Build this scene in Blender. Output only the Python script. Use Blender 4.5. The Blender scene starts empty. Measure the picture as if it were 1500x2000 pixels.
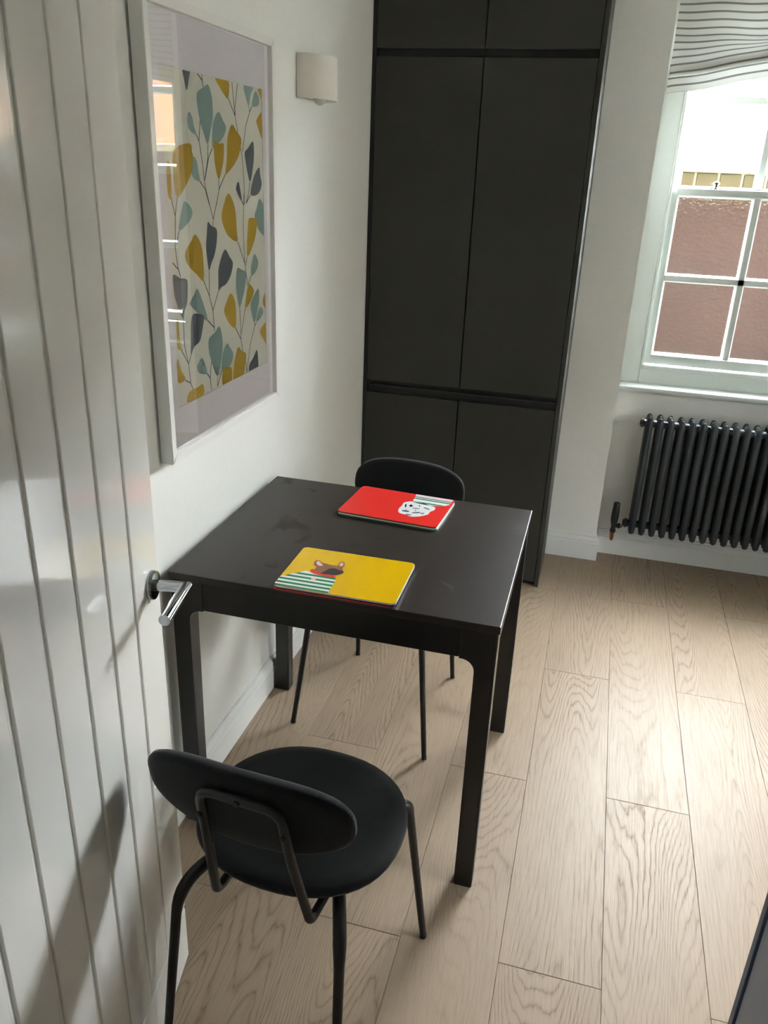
import bpy, bmesh, math, random
from mathutils import Vector, Matrix

random.seed(7)
S = bpy.context.scene
C = S.collection
PI = math.pi
R = math.radians

# ---------------------------------------------------------------- camera, sky, exposure
cam_data = bpy.data.cameras.new('camera')
cam = bpy.data.objects.new('camera', cam_data)
C.objects.link(cam)
S.camera = cam
cam_data.sensor_fit = 'AUTO'
cam_data.sensor_width = 36.0
cam_data.lens = 1576.3 / 2000 * 36.0
cam_data.clip_start = 0.02
yaw, pitch, roll = R(14.3115), R(-23.0514), R(2.3475)
fwd = Vector((-math.sin(yaw) * math.cos(pitch), math.cos(yaw) * math.cos(pitch), math.sin(pitch)))
rgt = fwd.cross(Vector((0, 0, 1))).normalized()
upv = rgt.cross(fwd)
rr_ = rgt * math.cos(roll) + upv * math.sin(roll)
uu_ = -rgt * math.sin(roll) + upv * math.cos(roll)
M = Matrix((rr_, uu_, -fwd)).transposed().to_4x4()
M.translation = Vector((0.9171, -1.4916, 1.6316))
cam.matrix_world = M

world = bpy.data.worlds.new('overcast_sky')
S.world = world
world.use_nodes = True
bg = world.node_tree.nodes['Background']
bg.inputs['Color'].default_value = (0.90, 0.96, 1.0, 1)
bg.inputs['Strength'].default_value = 35.0

pd = bpy.data.lights.new('window_portal', 'AREA')
pd.shape = 'RECTANGLE'; pd.size = 1.0; pd.size_y = 1.42
pd.cycles.is_portal = True
portal = bpy.data.objects.new('window_portal', pd)
C.objects.link(portal)
portal.location = (1.604, 2.33, 1.59)
portal.rotation_euler = (R(-90), 0, 0)     # faces into the room

pd2 = bpy.data.lights.new('fill_window_portal', 'AREA')  # portal for the unseen window added on the right wall
pd2.shape = 'RECTANGLE'; pd2.size = 0.88; pd2.size_y = 0.80
pd2.cycles.is_portal = True
portal2 = bpy.data.objects.new('fill_window_portal', pd2)
C.objects.link(portal2)
portal2.location = (4.33, -0.10, 1.47)
portal2.rotation_euler = (0, R(90), 0)

S.view_settings.view_transform = 'Standard'
S.view_settings.look = 'None'
S.view_settings.exposure = 2.05
S.view_settings.gamma = 1.0
S.view_settings.use_curve_mapping = False
S.cycles.use_denoising = True
S.cycles.max_bounces = 10
S.cycles.diffuse_bounces = 7
S.cycles.glossy_bounces = 5
S.cycles.transmission_bounces = 8
S.cycles.transparent_max_bounces = 12
S.cycles.sample_clamp_indirect = 12.0

# ---------------------------------------------------------------- materials
def lin(c):
    return tuple(((v / 255) / 12.92 if v / 255 <= 0.04045 else ((v / 255 + 0.055) / 1.055) ** 2.4) for v in c) + (1,)

class NT:
    """small node-tree helper"""
    def __init__(self, name):
        self.m = bpy.data.materials.new(name)
        self.m.use_nodes = True
        self.t = self.m.node_tree
        self.b = self.t.nodes['Principled BSDF']
        self.o = self.t.nodes['Material Output']
    def n(self, kind, **kw):
        nd = self.t.nodes.new(kind)
        for k, v in kw.items():
            if k in nd.inputs:
                s = nd.inputs[k]
                if isinstance(v, bpy.types.NodeSocket): self.t.links.new(v, s)
                else: s.default_value = v
            else:
                setattr(nd, k, v)
        return nd
    def link(self, a, b): self.t.links.new(a, b)
    def math(self, op, a, b=None, c=None):
        nd = self.t.nodes.new('ShaderNodeMath'); nd.operation = op
        for i, v in enumerate((a, b, c)):
            if v is None: continue
            if isinstance(v, bpy.types.NodeSocket): self.t.links.new(v, nd.inputs[i])
            else: nd.inputs[i].default_value = v
        return nd.outputs[0]
    def mix(self, f, a, b):
        nd = self.t.nodes.new('ShaderNodeMix'); nd.data_type = 'RGBA'
        for i, v in ((0, f), (6, a), (7, b)):
            if isinstance(v, bpy.types.NodeSocket): self.t.links.new(v, nd.inputs[i])
            else: nd.inputs[i].default_value = v
        return nd.outputs[2]
    def coords(self, scale=(1, 1, 1), kind='Object', loc=(0, 0, 0)):
        tc = self.t.nodes.new('ShaderNodeTexCoord')
        mp = self.t.nodes.new('ShaderNodeMapping')
        mp.inputs['Scale'].default_value = scale
        mp.inputs['Location'].default_value = loc
        self.t.links.new(tc.outputs[kind], mp.inputs['Vector'])
        return mp.outputs[0]
    def bump(self, h, strength=0.2, dist=0.001):
        nd = self.n('ShaderNodeBump', Strength=strength, Distance=dist)
        self.t.links.new(h, nd.inputs['Height'])
        self.t.links.new(nd.outputs[0], self.b.inputs['Normal'])
        return nd

def plain(name, rgb, rough=0.5, metal=0.0, spec=0.5, coat=0.0, noise=0.0, nscale=40):
    k = NT(name)
    k.b.inputs['Base Color'].default_value = lin(rgb)
    k.b.inputs['Roughness'].default_value = rough
    k.b.inputs['Metallic'].default_value = metal
    k.b.inputs['Specular IOR Level'].default_value = spec
    k.b.inputs['Coat Weight'].default_value = coat
    if noise:
        nz = k.n('ShaderNodeTexNoise', Vector=k.coords(), Scale=nscale, Detail=4.0)
        k.bump(nz.outputs['Fac'], noise, 0.001)
        a = lin(rgb); d = tuple(v * 0.94 for v in a[:3]) + (1,)
        k.link(k.mix(nz.outputs['Fac'], d, a), k.b.inputs['Base Color'])
    return k.m

M_WALL = plain('matt_wall_paint', (234, 234, 229), 0.75, noise=0.08, nscale=60)
M_CEIL = plain('ceiling_paint', (236, 236, 230), 0.8, noise=0.05)
M_TRIM = plain('satin_white_trim', (232, 233, 230), 0.35, noise=0.04, nscale=90)
M_SASH = plain('white_sash_paint', (212, 219, 214), 0.3, noise=0.05, nscale=120)
M_RAD = plain('anthracite_radiator_enamel', (44, 50, 55), 0.38, noise=0.04, nscale=200)
M_BLACKVALVE = plain('matt_black_valve', (24, 26, 28), 0.4)
M_CHROME = plain('polished_chrome', (172, 174, 178), 0.12, 1.0)
M_COPPER = plain('dull_copper', (150, 92, 66), 0.35, 1.0)
M_STEEL = plain('black_powder_coat', (15, 16, 17), 0.45, noise=0.06, nscale=300)
M_RUBBER = plain('black_plastic', (14, 14, 15), 0.5)
M_FRAME = plain('white_frame_paint', (226, 225, 220), 0.4)
M_MAT = plain('lilac_white_mat_board', (252, 248, 251), 0.8)
M_PAPER = plain('cream_print_paper', (248, 246, 234), 0.7)
M_TEAL = plain('duck_egg_print_ink', (166, 190, 184), 0.7)
M_OCHRE = plain('ochre_print_ink', (212, 178, 64), 0.7)
M_GREY = plain('slate_print_ink', (122, 129, 136), 0.7)
M_STEM = plain('dark_stem_ink', (78, 74, 74), 0.7)
M_BACK = plain('frame_backing', (60, 52, 44), 0.8)
M_PLASTER = plain('bare_plaster', (226, 221, 210), 0.7, noise=0.1)
M_BULB = plain('frosted_bulb_glass', (205, 205, 196), 0.2)
M_CABGREY = plain('slate_grey_unit_front', (142, 153, 174), 0.45)
M_CABEDGE = plain('dark_blue_grey_edge', (70, 84, 110), 0.45)
M_WORKTOP = plain('pale_stone_worktop', (216, 214, 208), 0.25, noise=0.03)
M_YEL = plain('yellow_laminate', (222, 178, 8), 0.22)
M_RED = plain('red_laminate', (226, 52, 46), 0.22)
M_CORK = plain('brown_mat_edge', (92, 58, 44), 0.6)
M_WHITEINK = plain('mint_white_ink', (226, 240, 228), 0.25)
M_GREENINK = plain('green_ink', (28, 118, 82), 0.25)
M_PINKINK = plain('pink_ink', (240, 190, 196), 0.25)
M_BROWNINK = plain('brown_ink', (140, 98, 66), 0.25)
M_BLACKINK = plain('black_ink', (50, 42, 42), 0.25)
M_GREYINK = plain('pale_grey_ink', (232, 236, 238), 0.25)
M_MIDINK = plain('mid_grey_ink', (110, 118, 126), 0.25)
M_NAVY = plain('navy_laminate', (36, 52, 92), 0.3)
M_CREAMLAM = plain('cream_laminate', (232, 226, 208), 0.3)
M_TEALLAM = plain('green_laminate', (58, 110, 96), 0.3)
M_SCARF = plain('scarf_red_ink', (206, 62, 48), 0.25)

def cabinet_mat():
    k = NT('charcoal_foil_cabinet')
    v = k.coords((1, 1, 60))
    nz = k.n('ShaderNodeTexNoise', Vector=v, Scale=3.0, Detail=5.0)
    k.link(k.mix(nz.outputs['Fac'], lin((45, 45, 41)), lin((52, 52, 47))), k.b.inputs['Base Color'])
    k.b.inputs['Roughness'].default_value = 0.5
    k.b.inputs['Specular IOR Level'].default_value = 0.4
    k.bump(nz.outputs['Fac'], 0.06, 0.001)
    return k.m
M_CAB = cabinet_mat()
M_CABDARK = plain('charcoal_recess_profile', (22, 23, 23), 0.45)

def table_mat(name, axis):
    k = NT(name)
    sc = (6, 120, 120) if axis == 'x' else (120, 120, 6)
    v = k.coords(sc)
    nz = k.n('ShaderNodeTexNoise', Vector=v, Scale=1.2, Detail=6.0, Roughness=0.6)
    big = k.n('ShaderNodeTexNoise', Vector=k.coords((1, 1, 1)), Scale=7.0, Detail=3.0)
    k.link(k.mix(nz.outputs['Fac'], lin((17, 16, 15)), lin((29, 26, 24))), k.b.inputs['Base Color'])
    sm = k.n('ShaderNodeMapRange', Value=big.outputs['Fac'])
    sm.inputs[1].default_value = 0.35; sm.inputs[2].default_value = 0.7
    sm.inputs[3].default_value = 0.30; sm.inputs[4].default_value = 0.42
    k.link(sm.outputs[0], k.b.inputs['Roughness'])
    k.bump(nz.outputs['Fac'], 0.12, 0.0006)
    return k.m
M_TABLELEG = table_mat('dark_stained_oak_leg', 'z')
M_APRON = table_mat('dark_stained_oak_apron', 'x')

def smudge_table():
    """table top with wiped smears: slightly browner, duller patches"""
    k = NT('dark_stained_oak_smeared')
    v = k.coords((6, 120, 120))
    nz = k.n('ShaderNodeTexNoise', Vector=v, Scale=1.2, Detail=6.0, Roughness=0.6)
    base = k.mix(nz.outputs['Fac'], lin((36, 31, 28)), lin((54, 47, 42)))
    sp = k.n('ShaderNodeTexNoise', Vector=k.coords((1, 1, 1), loc=(0.4, 0.2, 0)), Scale=9.0, Detail=5.0, Distortion=0.6)
    r = k.n('ShaderNodeMapRange', Value=sp.outputs['Fac'])
    r.inputs[1].default_value = 0.60; r.inputs[2].default_value = 0.70
    k.link(k.mix(r.outputs[0], base, lin((46, 34, 28))), k.b.inputs['Base Color'])
    q = k.n('ShaderNodeMapRange', Value=r.outputs[0])
    q.inputs[3].default_value = 0.36; q.inputs[4].default_value = 0.55
    k.b.inputs['Specular IOR Level'].default_value = 0.3
    k.link(q.outputs[0], k.b.inputs['Roughness'])
    k.bump(nz.outputs['Fac'], 0.12, 0.0006)
    return k.m
M_TABLETOP = smudge_table()

def fabric_mat(name, axis):
    k = NT(name)
    w = k.n('ShaderNodeTexWave', Vector=k.coords(), Scale=110.0, Distortion=0.3)
    w.bands_direction = axis
    nz = k.n('ShaderNodeTexNoise', Vector=k.coords(), Scale=260.0, Detail=2.0)
    h = k.math('ADD', w.outputs['Fac'], k.math('MULTIPLY', nz.outputs['Fac'], 0.5))
    k.link(k.mix(w.outputs['Fac'], lin((17, 18, 20)), lin((29, 30, 32))), k.b.inputs['Base Color'])
    k.b.inputs['Roughness'].default_value = 0.85
    k.b.inputs['Specular IOR Level'].default_value = 0.25
    k.b.inputs['Sheen Weight'].default_value = 0.12
    k.b.inputs['Sheen Roughness'].default_value = 0.4
    k.bump(h, 0.35, 0.0008)
    return k.m
M_FABRIC = fabric_mat('black_ribbed_fabric', 'X')
M_SEATFAB = fabric_mat('black_woven_fabric', 'Y')

def door_mat():
    k = NT('white_gloss_woodgrain_door')
    k.b.inputs['Base Color'].default_value = lin((233, 232, 226))
    k.b.inputs['Roughness'].default_value = 0.09
    nz = k.n('ShaderNodeTexNoise', Vector=k.coords((140, 140, 6)), Scale=1.0, Detail=5.0, Roughness=0.65)
    k.bump(nz.outputs['Fac'], 0.12, 0.0008)
    return k.m
M_DOOR = door_mat()

def oak_mat():
    k = NT('pale_oak_plank')
    oi = k.n('ShaderNodeObjectInfo')
    rnd = oi.outputs['Random']
    tc = k.n('ShaderNodeTexCoord')
    sx = k.n('ShaderNodeSeparateXYZ', Vector=tc.outputs['Object'])
    x, y = sx.outputs[0], sx.outputs[1]
    zoff = k.math('MULTIPLY', rnd, 91.0)
    def noise(fx, fy, dz, **kw):
        v = k.n('ShaderNodeCombineXYZ', X=k.math('MULTIPLY', x, fx), Y=k.math('MULTIPLY', y, fy), Z=k.math('ADD', zoff, dz))
        return k.n('ShaderNodeTexNoise', Vector=v.outputs[0], Scale=1.0, **kw).outputs['Fac']
    # nested cathedral loops: contour lines of a height field stretched along the board
    n1 = noise(4.4, 0.42, 0.0, Detail=1.6, Roughness=0.28)
    wob = noise(60.0, 14.0, 3.0, Detail=1.0)
    h = k.math('ADD', k.math('MULTIPLY', n1, 84.0), k.math('MULTIPLY', wob, 0.8))
    fr = k.math('FRACT', h)
    tri = k.math('ABSOLUTE', k.math('SUBTRACT', k.math('MULTIPLY', fr, 2.0), 1.0))
    line = k.math('POWER', tri, 4.0)
    pores = noise(330.0, 10.0, 5.0, Detail=3.0, Roughness=0.6)
    patch = k.n('ShaderNodeMapRange', Value=noise(4.0, 0.9, 17.0, Detail=1.0))
    patch.inputs[1].default_value = 0.38; patch.inputs[2].default_value = 0.62
    patch.inputs[3].default_value = 0.25; patch.inputs[4].default_value = 1.0
    g = k.math('MULTIPLY', k.math('MULTIPLY', line, patch.outputs[0]), k.math('ADD', 0.3, k.math('MULTIPLY', pores, 1.2)))
    streak = k.n('ShaderNodeMapRange', Value=pores)
    streak.inputs[1].default_value = 0.45; streak.inputs[2].default_value = 0.75
    g2 = k.math('ADD', k.math('MULTIPLY', g, 0.6), k.math('MULTIPLY', streak.outputs[0], 0.3))
    tone = k.mix(noise(3.0, 0.8, 9.0, Detail=2.0), lin((142, 123, 103)), lin((161, 142, 121)))
    tone = k.mix(k.math('MULTIPLY', rnd, 0.5), tone, lin((150, 132, 112)))
    col = k.mix(g2, tone, lin((96, 76, 59)))
    k.link(col, k.b.inputs['Base Color'])
    k.link(k.math('ADD', 0.38, k.math('MULTIPLY', g2, 0.35)), k.b.inputs['Roughness'])
    k.b.inputs['Specular IOR Level'].default_value = 0.21
    k.bump(k.math('SUBTRACT', 1.0, g2), 0.35, 0.0008)
    return k.m
M_OAK = oak_mat()

def thin_glass():
    k = NT('clear_window_glass')
    fr = k.n('ShaderNodeFresnel', IOR=1.5)
    tr = k.n('ShaderNodeBsdfTransparent', Color=(1.0, 1.0, 1.0, 1))
    gl = k.n('ShaderNodeBsdfGlossy', Roughness=0.0)
    mx = k.n('ShaderNodeMixShader')
    f2 = k.math('DIVIDE', k.math('MULTIPLY', fr.outputs[0], 2.0), k.math('ADD', fr.outputs[0], 1.0))   # both faces of the sheet
    k.link(f2, mx.inputs[0]); k.link(tr.outputs[0], mx.inputs[1]); k.link(gl.outputs[0], mx.inputs[2])
    k.link(mx.outputs[0], k.o.inputs['Surface'])
    return k.m
M_GLASS = thin_glass()

def frosted_glass():
    k = NT('rain_textured_glass')
    v = k.coords((1, 1, 1))
    n1 = k.n('ShaderNodeTexNoise', Vector=v, Scale=170.0, Detail=2.0)
    n2 = k.n('ShaderNodeTexVoronoi', Vector=v, Scale=75.0)
    h = k.math('ADD', k.math('MULTIPLY', n1.outputs['Fac'], 0.6), n2.outputs['Distance'])
    k.b.inputs['Base Color'].default_value = (0.97, 0.98, 0.97, 1)
    k.b.inputs['Roughness'].default_value = 0.06
    k.b.inputs['IOR'].default_value = 1.3
    k.b.inputs['Transmission Weight'].default_value = 1.0
    k.bump(h, 0.9, 0.003)
    return k.m
M_FROST = frosted_glass()

def blind_mat():
    k = NT('striped_blind_cloth')
    uv = k.n('ShaderNodeUVMap')
    sx = k.n('ShaderNodeSeparateXYZ', Vector=uv.outputs[0])
    p = k.math('FRACT', k.math('MULTIPLY', sx.outputs[1], 1.0))
    d = k.math('ABSOLUTE', k.math('SUBTRACT', p, 0.5))
    st = k.n('ShaderNodeMapRange', Value=d)
    st.inputs[1].default_value = 0.09; st.inputs[2].default_value = 0.16
    st.inputs[3].default_value = 1.0; st.inputs[4].default_value = 0.0
    col = k.mix(st.outputs[0], lin((204, 206, 200)), lin((118, 120, 117)))
    nz = k.n('ShaderNodeTexNoise', Vector=k.coords((1, 1, 1)), Scale=400.0)
    gm = k.n('ShaderNodeNewGeometry')
    col = k.mix(gm.outputs['Backfacing'], lin((104, 102, 98)), col)      # window side made grey to cut light bounced onto the sash
    df = k.n('ShaderNodeBsdfDiffuse'); tl = k.n('ShaderNodeBsdfTranslucent'); mx = k.n('ShaderNodeMixShader', Fac=0.03)
    bp_ = k.n('ShaderNodeBump', Strength=0.15, Distance=0.001); k.link(nz.outputs['Fac'], bp_.inputs['Height'])
    k.link(bp_.outputs[0], df.inputs['Normal'])
    k.link(col, df.inputs['Color']); k.link(col, tl.inputs['Color'])
    k.link(df.outputs[0], mx.inputs[1]); k.link(tl.outputs[0], mx.inputs[2])
    k.link(mx.outputs[0], k.o.inputs['Surface'])
    return k.m
M_BLIND = blind_mat()

def brick_mat(name, a, b, mortar, scale=1.0, axes='xz'):
    k = NT(name)
    tc = k.n('ShaderNodeTexCoord')
    sx = k.n('ShaderNodeSeparateXYZ', Vector=tc.outputs['Object'])
    cv = k.n('ShaderNodeCombineXYZ', X=k.math('ADD', sx.outputs[0], sx.outputs[1]), Y=sx.outputs[2])
    br = k.n('ShaderNodeTexBrick', Vector=cv.outputs[0], Scale=scale, Color1=lin(a), Color2=lin(b), Mortar=lin(mortar))
    br.inputs['Mortar Size'].default_value = 0.005
    br.inputs['Brick Width'].default_value = 0.225
    br.inputs['Row Height'].default_value = 0.075
    k.link(br.outputs['Color'], k.b.inputs['Base Color'])
    k.b.inputs['Roughness'].default_value = 0.9
    return k.m
M_GARDENBRICK = brick_mat('garden_wall_brickwork', (60, 40, 31), (53, 37, 30), (64, 46, 37))
M_HOUSEBRICK = brick_mat('orange_house_brickwork', (104, 66, 36), (92, 58, 32), (100, 84, 64))
M_SETT = plain('weathered_yellow_brick', (92, 84, 58), 0.9, noise=0.4, nscale=30)
M_COPING = plain('pale_stone_coping', (180, 172, 140), 0.85, noise=0.3, nscale=20)
M_SLATE = plain('roof_slate', (92, 94, 104), 0.8)
M_YARD = plain('yard_concrete', (140, 136, 126), 0.9, noise=0.3, nscale=8)
M_RENDER = plain('outside_render', (150, 146, 138), 0.85)
M_SHED = plain('yellow_painted_render', (190, 178, 90), 0.85)
M_LEAF = plain('yellow_green_leaf', (170, 186, 60), 0.6)
M_BARK = plain('tree_bark', (92, 76, 60), 0.9, noise=0.4)
M_DARKPANE = plain('far_window_pane', (120, 135, 145), 0.08)

# ---------------------------------------------------------------- mesh helpers
def link(name, me, mats, parent=None):
    o = bpy.data.objects.new(name, me)
    C.objects.link(o)
    if mats is not None:
        for m in (mats if isinstance(mats, (list, tuple)) else [mats]): me.materials.append(m)
    if parent is not None: o.parent = parent
    return o

def obj(name, bm, mats, parent=None, smooth=None):
    me = bpy.data.meshes.new(name)
    bmesh.ops.recalc_face_normals(bm, faces=bm.faces[:])
    bm.to_mesh(me); bm.free()
    if smooth is not None:
        me.polygons.foreach_set('use_smooth', [True] * len(me.polygons))
        me.set_sharp_from_angle(angle=R(smooth))
    return link(name, me, mats, parent)

def empty(name, loc=(0, 0, 0), rz=0.0):
    o = bpy.data.objects.new(name, None)
    C.objects.link(o)
    o.location = loc; o.rotation_euler = (0, 0, rz); o.empty_display_size = 0.1
    return o

def tag(o, label=None, cat=None, group=None, kind=None):
    for k, v in (('label', label), ('category', cat), ('group', group), ('kind', kind)):
        if v: o[k] = v
    return o

def box(bm, x0, x1, y0, y1, z0, z1, bev=0.0, seg=1, mat=0):
    r = bmesh.ops.create_cube(bm, size=1.0)
    vs = r['verts']
    for v in vs:
        v.co = ((x0 + x1) / 2 + v.co.x * (x1 - x0), (y0 + y1) / 2 + v.co.y * (y1 - y0), (z0 + z1) / 2 + v.co.z * (z1 - z0))
    fs = set(f for v in vs for f in v.link_faces)
    for f in fs: f.material_index = mat
    if bev:
        es = list(set(e for v in vs for e in v.link_edges))
        bmesh.ops.bevel(bm, geom=es, offset=bev, segments=seg, affect='EDGES', profile=0.5)
    return vs

def boxo(name, dims, mats, parent=None, bev=0.0, seg=1):
    bm = bmesh.new(); box(bm, *dims, bev=bev, seg=seg)
    return obj(name, bm, mats, parent, 35 if bev else None)

def prism(bm, pts, axis, a, b, bev=0.0):
    """polygon pts (2D) extruded along axis from a to b; axis x: pts=(y,z), y: (x,z), z: (x,y)"""
    def P(p, t):
        return {'x': (t, p[0], p[1]), 'y': (p[0], t, p[1]), 'z': (p[0], p[1], t)}[axis]
    va = [bm.verts.new(P(p, a)) for p in pts]; vb = [bm.verts.new(P(p, b)) for p in pts]
    n = len(pts)
    bm.faces.new(va); bm.faces.new(vb[::-1])
    for i in range(n): bm.faces.new((va[i], vb[i], vb[(i + 1) % n], va[(i + 1) % n]))
    return va + vb

def tube(bm, path, radii, seg=12, cap=True):
    """tapered tube along a 3D polyline"""
    path = [Vector(p) for p in path]
    n = len(path)
    if not hasattr(radii, '__len__'): radii = [radii] * n
    rings = []; prev = None
    for i, p in enumerate(path):
        t = ((path[min(i + 1, n - 1)] - p).normalized() + (p - path[max(i - 1, 0)]).normalized())
        if t.length < 1e-6: t = path[min(i + 1, n - 1)] - path[max(i - 1, 0)]
        t.normalize()
        if prev is None:
            a = Vector((0, 0, 1)) if abs(t.z) < 0.9 else Vector((1, 0, 0))
            u = a.cross(t).normalized()
        else:
            u = (prev - t * prev.dot(t)).normalized()
        prev = u
        w = t.cross(u)
        rings.append([bm.verts.new(p + (u * math.cos(2 * PI * k / seg) + w * math.sin(2 * PI * k / seg)) * radii[i]) for k in range(seg)])
    for a, b in zip(rings, rings[1:]):
        for k in range(seg): bm.faces.new((a[k], a[(k + 1) % seg], b[(k + 1) % seg], b[k]))
    if cap:
        bm.faces.new(rings[0][::-1]); bm.faces.new(rings[-1])
    return rings

def fillet(pts, r, n=6):
    """round the corners of a polyline"""
    pts = [Vector(p) for p in pts]; out = [pts[0]]
    for i in range(1, len(pts) - 1):
        a, b, c = pts[i - 1], pts[i], pts[i + 1]
        u = (a - b).normalized(); v = (c - b).normalized()
        ang = u.angle(v)
        ri = r[i - 1] if hasattr(r, '__len__') else r
        d = min(ri / math.tan(ang / 2), (a - b).length * 0.49, (c - b).length * 0.49)
        p0 = b + u * d; p1 = b + v * d
        for k in range(n + 1):
            t = k / n
            out.append(p0 * (1 - t) ** 2 + b * 2 * t * (1 - t) + p1 * t ** 2)
    out.append(pts[-1])
    return out

def lathe(bm, prof, seg=20, M4=None):
    """(radius, height) profile turned about z, optionally transformed"""
    rings = []
    for r, h in prof:
        ring = []
        for k in range(seg):
            p = Vector((r * math.cos(2 * PI * k / seg), r * math.sin(2 * PI * k / seg), h))
            ring.append(bm.verts.new(M4 @ p if M4 else p))
        rings.append(ring)
    for a, b in zip(rings, rings[1:]):
        for k in range(seg): bm.faces.new((a[k], a[(k + 1) % seg], b[(k + 1) % seg], b[k]))
    bm.faces.new(rings[0][::-1]); bm.faces.new(rings[-1])

def copy_tree(o, parent=None):
    c = o.copy(); C.objects.link(c)
    if parent is not None: c.parent = parent
    for ch in list(o.children): copy_tree(ch, c)
    return c

def clip_poly(poly, x0, x1, y0, y1):
    def clip(ps, ax, v, keep_gt):
        out = []
        for i in range(len(ps)):
            a, b = ps[i - 1], ps[i]
            ia = (a[ax] >= v) == keep_gt; ib = (b[ax] >= v) == keep_gt
            if ia != ib:
                t = (v - a[ax]) / (b[ax] - a[ax])
                out.append((a[0] + (b[0] - a[0]) * t, a[1] + (b[1] - a[1]) * t))
            if ib: out.append(b)
        return out
    for ax, v, g in ((0, x0, True), (0, x1, False), (1, y0, True), (1, y1, False)):
        poly = clip(poly, ax, v, g)
        if len(poly) < 3: return []
    return poly

def smooth_loop(pts, n=4):
    """closed Catmull-Rom through pts"""
    m = len(pts); out = []
    for i in range(m):
        p0, p1, p2, p3 = pts[i - 1], pts[i], pts[(i + 1) % m], pts[(i + 2) % m]
        for k in range(n):
            t = k / n
            q = []
            for a in (0, 1):
                q.append(0.5 * (2 * p1[a] + (p2[a] - p0[a]) * t + (2 * p0[a] - 5 * p1[a] + 4 * p2[a] - p3[a]) * t * t
                                + (-p0[a] + 3 * p1[a] - 3 * p2[a] + p3[a]) * t ** 3))
            out.append(tuple(q))
    return out

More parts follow.
